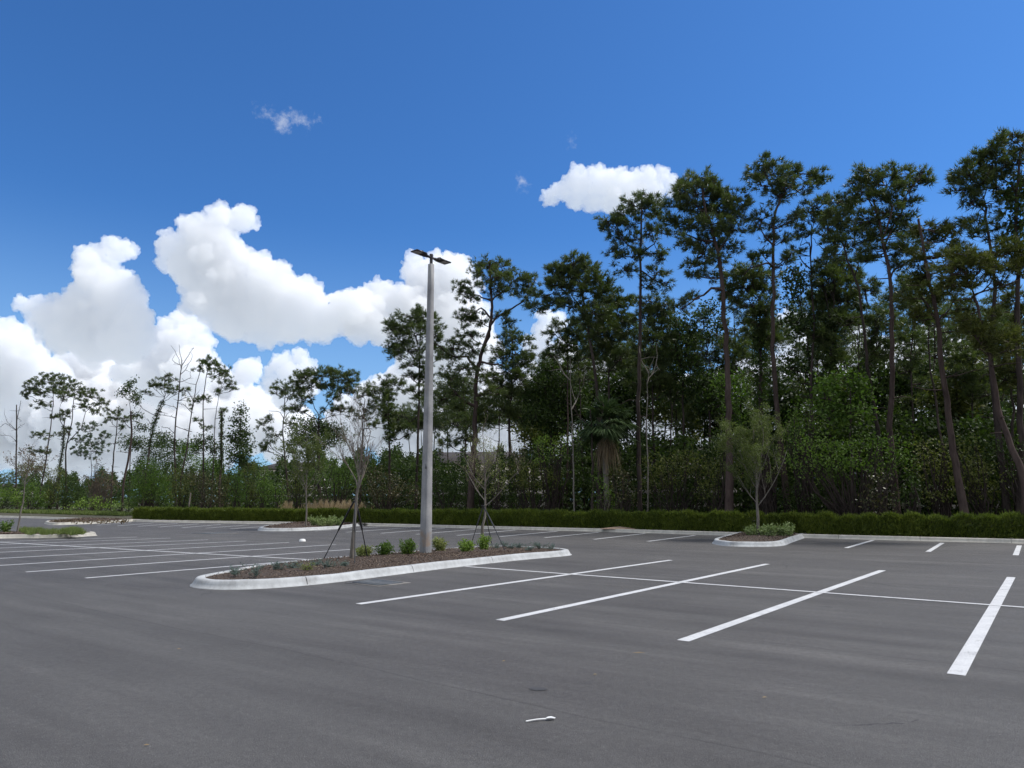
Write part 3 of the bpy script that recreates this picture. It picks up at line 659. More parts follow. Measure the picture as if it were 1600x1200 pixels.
# ---------------------------------------------------------------- planted trees in the islands
def stakes(ground_pts, top, label):
    root = empty('tree_stakes', (top[0], top[1], .18), label, 'tree stakes')
    for g_ in ground_pts:
        g_ = np.asarray(g_, float); mb = MB(); t = top + (g_ - top) * .05
        mb.tube([g_ - (0, 0, .05), g_ + (t - g_) * .6, t], [.013, .013, .013], 6); s_ = mb.build('stake', M['black'], root, False, (top[0], top[1], .18))
        b_ = MB(); b_.tube([g_ + (t - g_) * .48, g_ + (t - g_) * .52, g_ + (t - g_) * 1.02], [.012, .026, .022], 6)
        b_.build('strap', M['black'], s_, False, (top[0], top[1], .18))
    b_ = MB(); th = np.linspace(0, 2 * PI, 13); b_.tube([(top[0] + .06 * math.cos(a), top[1] + .06 * math.sin(a), top[2]) for a in th], .02, 5, False)
    b_.build('collar', M['black'], root, False, (top[0], top[1], .18))
t1 = G(549, 874, .2)
bare_tree('young_tree', (t1[0], t1[1], .17), 4.0, 1.62, 'bare reddish young tree beside the lamp post with three black stakes', .058, .22, 'leaf_brown', 60, .03, 4, 3, (.18, 0), 8)
top = np.array((t1[0] + .05, t1[1], 1.66))
stakes([G(505, 872, .18), G(554, 881, .2), G(575, 871.5, .2)], top, 'three thin black stakes strapped round the bare tree left of the lamp post')
t2 = G(754, 851, .2)
bare_tree('young_tree', (t2[0], t2[1], .17), 4.1, 1.30, 'nearly bare spreading young tree right of the lamp post', .055, .48, 'leaf_spring', 1500, .045, 4, 8, (-.1, 0), 9)
top = np.array((t2[0] + .02, t2[1], 1.45))
stakes([G(735, 852, .2), G(790, 859, .2), G(768, 846, .2)], top, 'thin black stakes strapped round the young tree right of the lamp post')
t3 = G(1185, 838, .15)
bare_tree('young_tree', (t3[0], t3[1], .13), 5.4, 1.2, 'young tree with fine olive leaves on the right peninsula bed', .075, .34, 'leaf_young', 20000, .07, 4, 21, (0, 0), 10, 'bark_grey', 'bark_grey')
t4 = G(478, 823, .15)
bare_tree('young_tree', (t4[0], t4[1], .13), 5.9, 1.6, 'young tree with thin greenish haze of leaves on the middle far bed', .06, .34, 'leaf_young', 10000, .085, 4, 33, (0, 0), 10, 'bark_grey', 'bark_grey')
t5 = G(27, 832, .17)
bare_tree('young_tree', (t5[0], t5[1], .15), 4.4, 2.1, 'slender leaning young tree with sparse brown leaves on the left island', .045, .38, 'leaf_brown', 700, .09, 3, 41, (.25, 0), 7)

def plant(x, y, z, w, h, fol, label, cat='plant', group=None, leaf=.05, n=420, name='island_plant', spiky=False):
    c = G(x, y, z); root = empty(name, c, label, cat, group)
    mb = MB(); sb = MB()
    h = h * (.62 if spiky else R.uniform(.8, 1.0)); w = w * (1.15 if spiky else R.uniform(.85, 1.2)); ns = 16 if not spiky else 11; st_pts = []
    for i in range(ns):
        a = R.uniform(0, 2 * PI); q = R.uniform(.1, 1); e = np.array((math.cos(a) * w * .5 * q, math.sin(a) * w * .4 * q, h * R.uniform(.55, 1)))
        pth = bez((e[0] * .15, e[1] * .15, -.03), e, rs.normal(0, .02, 3), 6); sb.tube(pth, np.linspace(.008, .003, 6), 4, False); st_pts += list(pth[1:])
    S = np.array(st_pts); cen = S[rs.randint(0, len(S), n)] + rs.normal(0, .035 if not spiky else .02, (n, 3)); cen[:, 2] = np.maximum(cen[:, 2], .0)
    if spiky: tufts(mb, cen[:n // 6], np.tile((0, 0, 1.0), (n // 6, 1)), leaf * 1.5, leaf * .3, 6, 1.0)
    else: leaves(mb, cen, leaf, .5)
    sb.build('stems', M['bark_grey'], root); mb.build('foliage', M[fol], root)
grn = [(567, 870, .42, .30, 'leaf_spring', 'pale leafy shrub low behind the stakes of the bare tree'), (600, 869, .50, .36, 'leaf_mid', 'open green shrub left of the round one beside the lamp post'), (636, 868, .52, .40, 'leaf_mid', 'dense round green shrub just left of the lamp post'),
       (690, 862, .48, .40, 'leaf_spring', 'wispy green shrub just right of the lamp post'), (726, 863, .52, .40, 'leaf_bright', 'bright green round shrub between lamp post and second young tree'), (756, 859, .36, .42, 'leaf_bright', 'upright yellow green shrub at the foot of the second young tree')]
for x, y, w, h, f_, lb in grn: plant(x, y, .2, w, h, f_, lb, 'shrub', None, .055, 1700)
for x, y, w, h, lb in [(367, 897, .42, .20, 'blue grey plant nearest the rounded tip of the long island'), (399, 898, .55, .33, 'largest blue grey plant of the long island'), (435, 889, .42, .24, 'blue grey plant just behind the largest one'), (457, 887, .40, .2, 'small blue grey plant midway between the largest one and the bare tree'),
                         (490, 884, .45, .2, 'low blue grey plant behind the small yellowish one'), (515, 886, .40, .25, 'compact bluish plant nearest the bare tree'), (537, 884, .28, .13, 'tiny bluish tuft right beside the bare tree')]:
    plant(x, y, .2, w, h, 'blue_plant', lb, 'plant', 'blue grey plants along the long island', .035, 700, spiky=True)
plant(479, 889, .2, .35, .12, 'leaf_spring', 'small yellowish plant low in the mulch of the long island', 'plant', None, .035, 260)
for i, (x, y) in enumerate([(776, 856), (797, 856), (812, 855), (826, 859), (843, 856), (858, 857), (788, 853), (838, 853)]):
    plant(x, y, .2, .48, .2, 'blue_plant', ['first', 'second', 'third', 'fourth', 'fifth', 'sixth', 'left rear', 'right rear'][i] + ' bluish ground plant right of the second young tree in the long island', 'plant', 'bluish ground plants at the far end of the long island', .035, 600, spiky=True)
def bright_row(pts, w, h, phr):
    for i, (x, y) in enumerate(pts):
        plant(x, y, .15, w, h, 'variegated', phr[i], 'shrub', None, .085, 900, 'variegated_shrub')
bright_row([(1176, 838), (1192, 838), (1206, 839), (1220, 838), (1232, 837)], .75, .52, ['pale variegated shrub left of the young tree on the right peninsula', 'pale variegated shrub right at the trunk on the right peninsula', 'middle pale variegated shrub of the right peninsula', 'fourth pale variegated shrub from the trunk side on the right peninsula', 'outermost pale variegated shrub of the right peninsula'])
bright_row([(490, 822), (503, 822.3), (516, 822), (528, 821.5)], 1.05, .62, ['pale variegated shrub nearest the trunk on the middle far bed', 'second pale variegated shrub from the trunk on the middle far bed', 'third pale variegated shrub from the trunk on the middle far bed', 'pale variegated shrub farthest from the trunk on the middle far bed'])
plant(8, 833, .17, 1.1, .55, 'leaf_mid', 'dark green shrub at the left end of the left island', 'shrub', None, .08, 900)
gb = MB(); cl_ = [(R.uniform(36, 130), R.uniform(831, 835.5)) for _ in range(26)]; q = np.array([G(c_[0] + R.gauss(0, 4), min(836.5, max(830, c_[1] + R.gauss(0, .5))), .18) for c_ in cl_ for _ in range(R.randint(15, 70))]); tufts(gb, q, np.tile((0, 0, 1.0), (len(q), 1)), .3, .02, 5, .7)
tag(gb.build('grass', M['grass']), 'weedy low grass growing in the mulch of the left island', 'grass', None, 'stuff')
gb = MB(); q = np.array([G(R.uniform(85, 200), R.uniform(813.5, 816), .18) for _ in range(420)]); leaves(gb, q, .16, .5)
tag(gb.build('ground_cover', M['leaf_brown']), 'dry brown ground cover in the far left bed', 'ground cover', None, 'stuff')

# ---------------------------------------------------------------- hedge
def off_line(d):
    pts = resample(FC, .5); n_ = normals2(pts, False); return pts + n_ * d, n_
hp, hn = off_line(1.25)
sel = [i for i in range(len(hp)) if hp[i][0] > G(204, 814.5)[0] - .5]
hp = hp[sel]; hn = hn[sel]
sarc = np.concatenate([[0], np.cumsum(np.linalg.norm(np.diff(hp, axis=0), axis=1))]); L = sarc[-1]
root = empty('hedge', (*hp[len(hp) // 2], 0), 'long clipped olive green hedge running behind the far kerb', 'hedge')
hb = MB(); n_ = 72000; s_ = rs.uniform(0, L, n_)
npl = int(L / .85); ph = rs.uniform(.90, 1.05, npl); pw = rs.uniform(.85, 1.08, npl); pj = rs.uniform(-.2, .2, npl)
pi_ = np.clip((s_ / .85).astype(int), 0, npl - 1); loc = (s_ / .85 - pi_ - .5 + pj[pi_]) * 2
topz = .97 * ph[pi_] * (1 - .13 * np.abs(loc) ** 2.2); hw = .52 * pw[pi_] * (1 - .14 * np.abs(loc) ** 2)
side = rs.uniform(0, 1, n_); zz = np.where(side < .36, topz * rs.uniform(.9, 1.05, n_), rs.uniform(.14, 1.0, n_) * topz)
oo = np.where(side < .36, rs.uniform(-1, 1, n_) * hw, -hw * rs.uniform(.75, 1.05, n_)); oo = np.where(side > .88, hw * rs.uniform(.8, 1, n_), oo)
bx = np.interp(s_, sarc, hp[:, 0]); by = np.interp(s_, sarc, hp[:, 1]); nx = np.interp(s_, sarc, hn[:, 0]); ny = np.interp(s_, sarc, hn[:, 1])
cen = np.stack([bx + nx * oo, by + ny * oo, zz], -1)
tufts(hb, cen, np.tile((0, -.25, 1.0), (n_, 1)), .20, .042, 3, .62)
ns_ = 2600; k_ = rs.randint(0, n_, ns_); sc = cen[k_] * (1, 1, 0) + np.stack([np.zeros(ns_), np.zeros(ns_), topz[k_] * rs.uniform(.95, 1.12, ns_)], -1)
tufts(hb, sc, np.tile((0, 0, 1.0), (ns_, 1)), .22, .03, 3, .4)
hb.build('foliage', M['hedge'], root, False, (*hp[len(hp) // 2], 0))
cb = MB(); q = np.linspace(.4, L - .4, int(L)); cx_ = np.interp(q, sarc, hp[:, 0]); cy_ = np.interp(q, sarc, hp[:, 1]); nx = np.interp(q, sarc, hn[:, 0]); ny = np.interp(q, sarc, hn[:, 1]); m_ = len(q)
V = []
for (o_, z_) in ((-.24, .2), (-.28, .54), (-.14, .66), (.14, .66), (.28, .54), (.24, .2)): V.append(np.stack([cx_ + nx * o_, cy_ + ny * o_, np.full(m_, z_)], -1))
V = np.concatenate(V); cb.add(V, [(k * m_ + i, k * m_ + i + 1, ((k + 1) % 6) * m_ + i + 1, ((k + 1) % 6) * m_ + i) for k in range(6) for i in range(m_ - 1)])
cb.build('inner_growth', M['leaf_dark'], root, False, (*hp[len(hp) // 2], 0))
sb = MB()
for i in range(npl):
    s0 = (i + .5) * .85; x_ = np.interp(s0, sarc, hp[:, 0]); y_ = np.interp(s0, sarc, hp[:, 1])
    for k in range(3): a = R.uniform(0, 6.28); sb.tube([(x_ + math.cos(a) * .08, y_ + math.sin(a) * .08, .05), (x_ + math.cos(a) * .22, y_ + math.sin(a) * .22, .6)], [.02, .012], 4, False)
sb.build('stems', M['bark'], root, False, (*hp[len(hp) // 2], 0))

# tall dry grass behind the hedge
gb = MB(); q = []
for _ in range(3800):
    x = R.choice((R.gauss(525, 22), R.gauss(505, 9), R.gauss(548, 8), R.gauss(452, 5))); Yg = DY(x, 3.2 + R.uniform(0, 1.8)); pt = P(x, 700, Yg); pt[2] = R.uniform(.1, 1.0) * (1.25 + .25 * math.sin(x * .7)) - abs(x - 520) * .002; q.append(pt)
tufts(gb, np.array(q), np.tile((0, 0, 1.0), (len(q), 1)), .45, .028, 4, .45)
tag(gb.build('dry_grass', M['dry_grass']), 'tall tan dry grass rising behind the hedge left of the lamp post', 'grass', None, 'stuff')

# ---------------------------------------------------------------- the woodland, tree by tree
T = crown_tree
GP = 'tall pines of the woodland behind the hedge'
# --- far left group
T('dead_pine', [(27, 773), (26, 690), (23, 632)], [], 8, 'broken dead pine with twin bare spikes at the far left edge', 'dead tree', None, .22, rtop=.55,
  forks=[[(27, 700), (31, 660), (33, 626)]], dead=[[(26, 690), (14, 681), (-2, 679)], [(24, 672), (14, 660), (10, 648)], [(24, 665), (12, 662), (-3, 672)], [(28, 670), (34, 667), (37, 662)], [(27, 660), (36, 655), (35, 658)]])
T('pine_tree', [(65, 755), (77, 680), (84, 632), (82, 600)], [(80, 594, 28, 10), (101, 600, 18, 11), (55, 604, 16, 11), (45, 616, 10, 8), (66, 632, 14, 6), (64, 680, 14, 6), (98, 676, 10, 5), (60, 705, 14, 8), (88, 650, 8, 5), (72, 612, 18, 8)], 9,
  'umbrella crowned pine, leftmost of the living tall pines', 'pine tree', None, .2, dens=1.1)
T('pine_tree', [(93, 750), (97, 700), (101, 656)], [(97, 650, 9, 6), (104, 668, 6, 5)], 12, 'stubby ivy clad pine trunk between the two umbrella pines on the left', 'pine tree', None, .2, vine=(740, 665, .35), rtop=.6)
T('pine_tree', [(104, 747), (107, 693), (113, 650), (118, 616)], [(118, 611, 26, 9), (142, 618, 20, 10), (158, 628, 10, 7), (98, 620, 14, 8), (105, 645, 10, 6), (135, 636, 16, 6), (150, 645, 10, 5)], 8,
  'wide flat topped pine right beside the leftmost umbrella pine', 'pine tree', None, .22, forks=[[(108, 690), (122, 668), (138, 645), (150, 628)], [(107, 685), (100, 660), (92, 640)]], dens=1.0)
T('pine_tree', [(140, 752), (142, 715), (140, 690)], [(140, 668, 20, 9), (128, 686, 16, 9), (152, 690, 20, 9), (140, 706, 24, 10), (165, 680, 10, 7), (122, 705, 12, 8)], 22, 'feathery pale green pine lower behind the left umbrella pines', 'pine tree', None, .14, fol='needle_grey', dens=.8)
T('pine_tree', [(178, 730), (182, 680), (187, 637)], [(185, 650, 14, 8), (172, 655, 10, 6), (196, 657, 9, 6), (190, 640, 8, 5), (170, 640, 7, 4), (192, 668, 8, 5)], 10, 'thin crowned short pine left of the leaning reddish trunk', 'pine tree', None, .2, dens=.7)
T('oak_tree', [(203, 720), (204, 660), (200, 625)], [(203, 604, 15, 9), (193, 614, 9, 7), (212, 616, 8, 8), (206, 625, 9, 6), (220, 668, 10, 8), (215, 650, 7, 5)], 14, 'loose small leaved tree top above the leaning reddish broken trunk', 'tree', None, .15, 'leaf', 'leaf_dark', dens=.45, leafsize=.3)
T('broken_pine', [(192, 795), (200, 720), (205, 680), (208, 643)], [], 3, 'leaning reddish broken pine trunk standing just behind the hedge end', 'dead tree', None, .2, bark='bark_red', rtop=.75, dead=[[(208, 652), (215, 648), (222, 644)], [(205, 670), (200, 664), (196, 655)]])
T('pine_tree', [(238, 692), (243, 662), (249, 640), (256, 620)], [(250, 600, 15, 9), (263, 600, 13, 10), (240, 604, 9, 7), (266, 612, 9, 7), (228, 612, 8, 6), (258, 588, 8, 5), (282, 610, 8, 6)], 9,
  'leaning ivy clad pine with a long bare limb to its left', 'pine tree', None, .24, vine=(700, 625, .38), dead=[[(244, 653), (228, 640), (214, 628), (206, 624)], [(247, 678), (262, 676), (272, 688)], [(238, 668), (232, 660), (230, 655)]], dens=.75)
T('dead_pine', [(274, 738), (273, 690), (276, 640), (281, 585), (283, 562)], [(288, 612, 8, 6)], 6, 'tallest dead pine of the left group with a forked bare top', 'dead tree', None, .17, rtop=.45, dens=.4,
  forks=[[(282, 572), (286, 555), (284, 540)], [(282, 575), (276, 560), (272, 542)]], dead=[[(281, 572), (272, 566), (264, 560)], [(283, 570), (292, 554), (302, 543)], [(282, 585), (292, 572), (298, 558)], [(280, 594), (272, 590), (266, 588)], [(277, 640), (266, 634), (258, 632)], [(276, 655), (262, 650), (250, 648)],
   [(275, 675), (262, 668), (252, 667)], [(277, 630), (288, 624), (300, 617)], [(276, 668), (288, 672), (298, 674)], [(280, 600), (290, 593), (300, 590)]])
T('pine_tree', [(284, 755), (293, 680), (303, 613), (313, 574)], [(315, 570, 9, 7), (308, 578, 8, 5), (303, 630, 8, 7), (309, 622, 6, 5), (322, 566, 6, 5)], 6, 'lean pine just right of the tallest dead pine, small tuft on top', 'pine tree', None, .17, dens=.8, dead=[[(300, 640), (288, 632), (280, 630)], [(302, 622), (292, 612), (284, 608)]])
T('pine_tree', [(315, 765), (317, 690), (319, 640), (324, 590), (329, 566)], [(330, 563, 12, 6), (341, 573, 13, 8), (324, 574, 9, 6), (336, 586, 12, 7), (350, 582, 7, 5), (322, 622, 6, 5), (310, 660, 10, 5), (323, 667, 7, 5)], 6,
  'slender pine with the rounded crown in the left group', 'pine tree', None, .17, dens=.85)
T('pine_tree', [(333, 715), (336, 665), (341, 630), (345, 606)], [(354, 592, 12, 7), (348, 604, 10, 6), (362, 598, 8, 6), (340, 612, 8, 5), (364, 608, 6, 5), (356, 580, 8, 6)], 8, 'thin curved pine with its tuft drooping right, left group', 'pine tree', None, .13, dens=.7)
T('broken_pine', [(344, 758), (346, 700), (348, 643)], [(348, 643, 4, 4)], 6, 'thick ivy wrapped broken trunk beside the conical tree', 'dead tree', None, .2, vine=(740, 645, .28), rtop=.8)
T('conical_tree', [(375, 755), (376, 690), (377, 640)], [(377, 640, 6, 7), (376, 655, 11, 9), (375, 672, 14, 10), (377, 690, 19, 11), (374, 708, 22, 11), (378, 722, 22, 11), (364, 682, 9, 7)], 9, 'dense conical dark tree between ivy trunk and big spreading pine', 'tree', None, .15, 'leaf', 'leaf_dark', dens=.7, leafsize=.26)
T('pine_tree', [(318, 755), (318, 700)], [(318, 690, 14, 12), (300, 700, 14, 10), (335, 700, 10, 12), (275, 700, 14, 12), (255, 690, 16, 12), (210, 690, 20, 12)], 24, 'distant dark tree mass low between the left trunks', 'tree', None, .15, 'leaf', fol='leaf_dark', dens=.7, leafsize=.3)
# --- centre left
T('pine_tree', [(445, 722), (441, 680), (442, 655), (446, 615)], [(446, 603, 16, 10), (430, 611, 12, 8), (459, 612, 10, 9), (450, 620, 12, 7), (418, 655, 9, 7), (412, 662, 10, 9), (420, 690, 14, 10), (430, 676, 14, 8), (455, 660, 12, 8), (415, 700, 8, 6), (452, 640, 8, 6)], 8,
  'airy pine with drooping left boughs, beside the big forked pine', 'pine tree', None, .17, forks=[[(442, 656), (432, 642), (420, 642), (417, 652)], [(442, 654), (450, 642), (458, 640)]], dens=.75)
T('pine_tree', [(497, 725), (496, 690), (498, 648)], [(478, 588, 22, 10), (500, 584, 24, 9), (528, 586, 26, 11), (548, 594, 14, 12), (466, 602, 14, 12), (488, 602, 18, 10), (535, 606, 18, 10), (474, 622, 16, 9), (520, 620, 12, 8), (510, 602, 14, 9), (552, 610, 9, 9), (466, 640, 14, 8), (532, 640, 24, 8)], 8,
  'big broad crowned pine forked like a Y left of the lamp post', 'pine tree', None, .30, forks=[[(498, 650), (488, 632), (480, 612), (472, 596)], [(499, 648), (512, 632), (524, 612), (532, 596)], [(498, 655), (515, 648), (536, 645)], [(497, 655), (478, 645), (462, 640)]], dens=1.2)
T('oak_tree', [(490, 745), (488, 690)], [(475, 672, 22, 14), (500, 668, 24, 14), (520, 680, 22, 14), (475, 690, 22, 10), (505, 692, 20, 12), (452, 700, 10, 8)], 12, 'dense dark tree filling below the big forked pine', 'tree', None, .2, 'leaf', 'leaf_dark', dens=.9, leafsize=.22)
T('pine_tree', [(566, 700), (568, 660), (572, 625)], [(580, 607, 20, 10), (566, 616, 12, 9), (594, 618, 14, 10), (585, 632, 16, 8), (572, 640, 14, 7), (600, 640, 12, 8), (560, 650, 14, 8), (590, 660, 18, 8)], 10, 'wide pine between the big forked pine and the ivy column', 'pine tree', None, .17,
  forks=[[(568, 660), (580, 650), (598, 644)], [(569, 650), (576, 634), (584, 618)]], dens=.85)
T('ivy_pine', [(609, 745), (610, 690), (606, 650), (605, 592)], [(604, 596, 12, 9), (617, 600, 12, 8), (606, 615, 12, 10), (626, 604, 8, 7), (606, 640, 14, 16), (618, 655, 14, 9), (634, 663, 14, 10), (640, 676, 10, 8), (612, 676, 12, 14)], 8,
  'ivy draped pine column just left of the lamp post', 'pine tree', None, .2, vine=(690, 600, .55), dens=1.0, leafsize=.2)
T('pine_tree', [(651, 752), (653, 690), (654, 600), (656, 505)], [(650, 493, 26, 11), (668, 500, 18, 12), (630, 508, 24, 10), (682, 520, 12, 10), (614, 514, 14, 8), (650, 520, 30, 12), (626, 530, 16, 9), (618, 548, 18, 9), (640, 548, 24, 9), (612, 540, 12, 7), (650, 568, 20, 8), (678, 540, 16, 12), (690, 556, 12, 8), (640, 585, 9, 6), (664, 592, 14, 14), (652, 615, 14, 12)], 7,
  'tall full pine directly behind the lamp post', 'pine tree', None, .20, dens=.95, dead=[[(652, 655), (640, 660), (632, 650), (628, 652)], [(653, 600), (642, 590), (634, 588)]])
T('pine_tree', [(740, 705), (743, 650), (744, 590), (751, 557), (762, 522), (769, 490), (767, 450), (766, 408)], [(764, 413, 22, 9), (782, 422, 20, 10), (748, 425, 14, 10), (770, 436, 28, 11), (800, 438, 20, 11), (822, 445, 14, 12), (832, 440, 8, 9), (780, 452, 26, 9), (724, 443, 11, 7), (718, 456, 14, 8), (732, 465, 14, 7),
  (824, 462, 14, 9), (832, 480, 9, 6), (735, 492, 20, 9), (722, 500, 12, 7), (750, 500, 12, 7), (785, 492, 14, 7), (795, 503, 12, 8), (734, 522, 18, 8), (712, 540, 16, 9), (702, 556, 16, 8), (738, 545, 18, 10), (722, 574, 24, 9), (705, 590, 16, 10), (762, 590, 20, 10), (716, 612, 14, 9), (770, 615, 16, 10), (760, 640, 14, 9), (718, 640, 16, 10), (690, 620, 12, 14)], 5,
  'largest gnarled pine with thick twisting trunk right of the lamp post', 'pine tree', None, .36, bark='bark_red', dens=.85,
  forks=[[(757, 540), (775, 495), (800, 480), (818, 468), (828, 450)], [(769, 470), (752, 466), (735, 455)], [(768, 475), (785, 460), (800, 445)], [(744, 580), (728, 552), (705, 555), (680, 540)], [(752, 562), (768, 570), (785, 572)], [(766, 495), (752, 484), (740, 490)], [(743, 615), (765, 608), (785, 605)], [(742, 640), (720, 622), (700, 600)]])
T('pine_tree', [(728, 720), (727, 650), (724, 590)], [(722, 600, 12, 10), (712, 660, 16, 12), (725, 680, 18, 14), (700, 690, 14, 14), (735, 660, 10, 12)], 9, 'thin trunked pine close against the largest gnarled pine', 'pine tree', None, .14, dens=.8)
T('pine_tree', [(797, 720), (796, 650), (800, 600), (801, 530)], [(800, 524, 14, 8), (814, 532, 14, 9), (788, 536, 12, 10), (804, 550, 26, 11), (785, 562, 18, 10), (818, 566, 18, 12), (796, 580, 24, 10), (812, 595, 18, 12), (784, 600, 18, 10), (800, 618, 22, 12), (822, 618, 12, 12), (788, 640, 14, 10), (812, 650, 14, 12)], 8,
  'full dark pine in the gap between gnarled pine and the dense stand', 'pine tree', None, .18, dens=.95)
# --- dense right stand
T('pine_tree', [(937, 760), (934, 640), (926, 560), (918, 505), (908, 450), (900, 415)], [(892, 412, 26, 10), (914, 418, 22, 10), (872, 424, 18, 9), (930, 432, 16, 10), (895, 434, 34, 11), (862, 444, 12, 7), (880, 450, 16, 9), (912, 452, 24, 9), (850, 462, 16, 7), (870, 474, 22, 8), (842, 482, 14, 6), (898, 476, 22, 8), (938, 450, 18, 16), (930, 485, 20, 12), (940, 515, 24, 14), (912, 505, 14, 10)], 6,
  'round topped pine at the left end of the dense stand', 'pine tree', None, .25, forks=[[(910, 490), (896, 462), (880, 440)], [(912, 480), (908, 450), (915, 430)]], dens=1.15)
T('pine_tree', [(886, 700), (887, 600), (886, 520)], [(884, 508, 20, 10), (868, 520, 16, 10), (895, 522, 14, 10), (876, 540, 20, 9), (860, 556, 14, 7), (896, 545, 14, 9)], 8, 'slim pine with thin reddish trunk under the round topped pine', 'pine tree', None, .12, bark='bark_red', dens=.9)
T('pine_tree', [(909, 690), (905, 600), (900, 530)], [(905, 525, 14, 10), (915, 545, 14, 9), (900, 560, 12, 8), (908, 590, 12, 8)], 9, 'second thin trunk between round topped pine and palm', 'pine tree', None, .10, dens=.9)
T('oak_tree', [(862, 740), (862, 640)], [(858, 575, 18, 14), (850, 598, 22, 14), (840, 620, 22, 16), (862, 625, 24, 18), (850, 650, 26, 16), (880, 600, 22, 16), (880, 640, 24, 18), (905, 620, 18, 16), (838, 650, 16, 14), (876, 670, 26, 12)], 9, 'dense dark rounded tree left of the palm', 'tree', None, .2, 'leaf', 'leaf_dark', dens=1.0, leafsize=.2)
T('pine_tree', [(1000, 795), (999, 700), (998, 600), (1000, 500), (1001, 400), (1002, 312)], [(1004, 308, 20, 7), (988, 318, 16, 9), (1022, 318, 14, 9), (1005, 328, 28, 10), (972, 334, 12, 7), (948, 344, 16, 9), (938, 355, 8, 6), (962, 352, 16, 9), (1030, 335, 12, 10), (985, 348, 20, 10), (968, 370, 16, 8), (990, 372, 18, 9), (1015, 362, 18, 10), (962, 392, 14, 8), (982, 398, 18, 9), (1018, 394, 18, 9), (1036, 404, 10, 7), (975, 420, 16, 9), (1026, 424, 18, 9), (1042, 440, 9, 9), (1012, 445, 12, 9)], 5,
  'tall straight pine whose trunk rises from the hedge beside the palm', 'pine tree', None, .25, dens=.8, forks=[[(1001, 400), (980, 385), (958, 362)], [(1001, 405), (1020, 385), (1032, 350)], [(1001, 430), (1020, 440), (1036, 440)]])
T('pine_tree', [(1140, 690), (1140, 620), (1137, 540), (1128, 455), (1115, 380), (1100, 320), (1094, 285)], [(1096, 280, 22, 8), (1110, 288, 20, 8), (1078, 288, 18, 9), (1064, 302, 18, 9), (1092, 300, 30, 11), (1125, 302, 20, 10), (1146, 308, 20, 11), (1158, 320, 14, 11), (1060, 320, 18, 9), (1085, 322, 30, 10), (1120, 325, 30, 12), (1148, 338, 20, 12), (1055, 345, 18, 8), (1078, 350, 24, 10), (1110, 352, 28, 11), (1140, 360, 22, 10), (1042, 362, 12, 6), (1070, 375, 20, 8), (1105, 378, 30, 10), (1135, 385, 20, 9),
   (1125, 402, 16, 7), (1095, 400, 18, 8), (1088, 415, 16, 6), (1080, 428, 14, 6), (1072, 466, 12, 7), (1062, 480, 8, 9), (1105, 430, 14, 6)], 3,
  'massive leaning pine with broad crown, right of the small bright cloud', 'pine tree', None, .33, bark='bark_red', dens=1.05, forks=[[(1116, 385), (1092, 368), (1068, 360)], [(1120, 400), (1138, 370), (1150, 340)], [(1126, 448), (1106, 456), (1088, 468), (1074, 478)], [(1106, 340), (1090, 320), (1075, 300)]])
T('pine_tree', [(1222, 680), (1217, 620), (1212, 560), (1211, 480), (1209, 400), (1210, 345), (1219, 310), (1228, 285)], [(1188, 256, 20, 8), (1210, 254, 14, 8), (1182, 270, 14, 9), (1200, 272, 24, 10), (1222, 272, 22, 10), (1246, 272, 20, 9), (1268, 274, 18, 8), (1280, 282, 10, 7), (1195, 288, 20, 9), (1230, 292, 26, 9), (1255, 292, 20, 8), (1215, 305, 20, 8), (1192, 340, 14, 7), (1178, 350, 10, 7), (1205, 350, 14, 8), (1238, 340, 14, 10), (1200, 368, 12, 7), (1192, 396, 10, 7), (1226, 372, 12, 9), (1236, 395, 12, 8), (1176, 404, 8, 6), (1222, 412, 10, 6)], 5,
  'very tall pine with a flat two lobed crown, right of the massive leaning pine', 'pine tree', None, .28, bark='bark_red', dens=.85, forks=[[(1220, 310), (1205, 290), (1190, 262)], [(1219, 312), (1245, 300), (1265, 280)], [(1209, 390), (1196, 372), (1184, 356)], [(1210, 420), (1192, 417), (1176, 420), (1164, 428)]])
T('pine_tree', [(1262, 680), (1264, 600), (1270, 500), (1267, 400), (1270, 350)], [(1275, 322, 20, 8), (1295, 312, 16, 9), (1258, 338, 16, 9), (1282, 340, 22, 9), (1306, 326, 12, 9), (1248, 356, 12, 7), (1300, 348, 14, 8), (1262, 366, 14, 7), (1290, 366, 14, 8), (1245, 392, 9, 6), (1292, 392, 10, 7), (1308, 375, 10, 9)], 7,
  'thin pine directly right of the flat two lobed pine', 'pine tree', None, .17, dens=.85, forks=[[(1269, 365), (1260, 345), (1258, 335)], [(1269, 365), (1282, 345), (1292, 325)]], dead=[[(1266, 415), (1250, 405), (1236, 404)], [(1267, 395), (1258, 385), (1252, 382)]])
T('pine_tree', [(1370, 670), (1362, 600), (1350, 540), (1335, 455), (1318, 400), (1317, 375)], [(1308, 315, 18, 9), (1324, 330, 18, 9), (1300, 335, 16, 9), (1335, 310, 12, 9), (1316, 350, 22, 9), (1296, 356, 14, 8), (1338, 352, 16, 9), (1304, 378, 16, 8), (1334, 380, 18, 9), (1346, 400, 12, 8), (1300, 400, 12, 7)], 6,
  'crooked pine leaning left beside the twin crowned pine', 'pine tree', None, .20, dens=.9, forks=[[(1319, 395), (1310, 370), (1306, 345)], [(1330, 435), (1340, 415), (1348, 405)]])
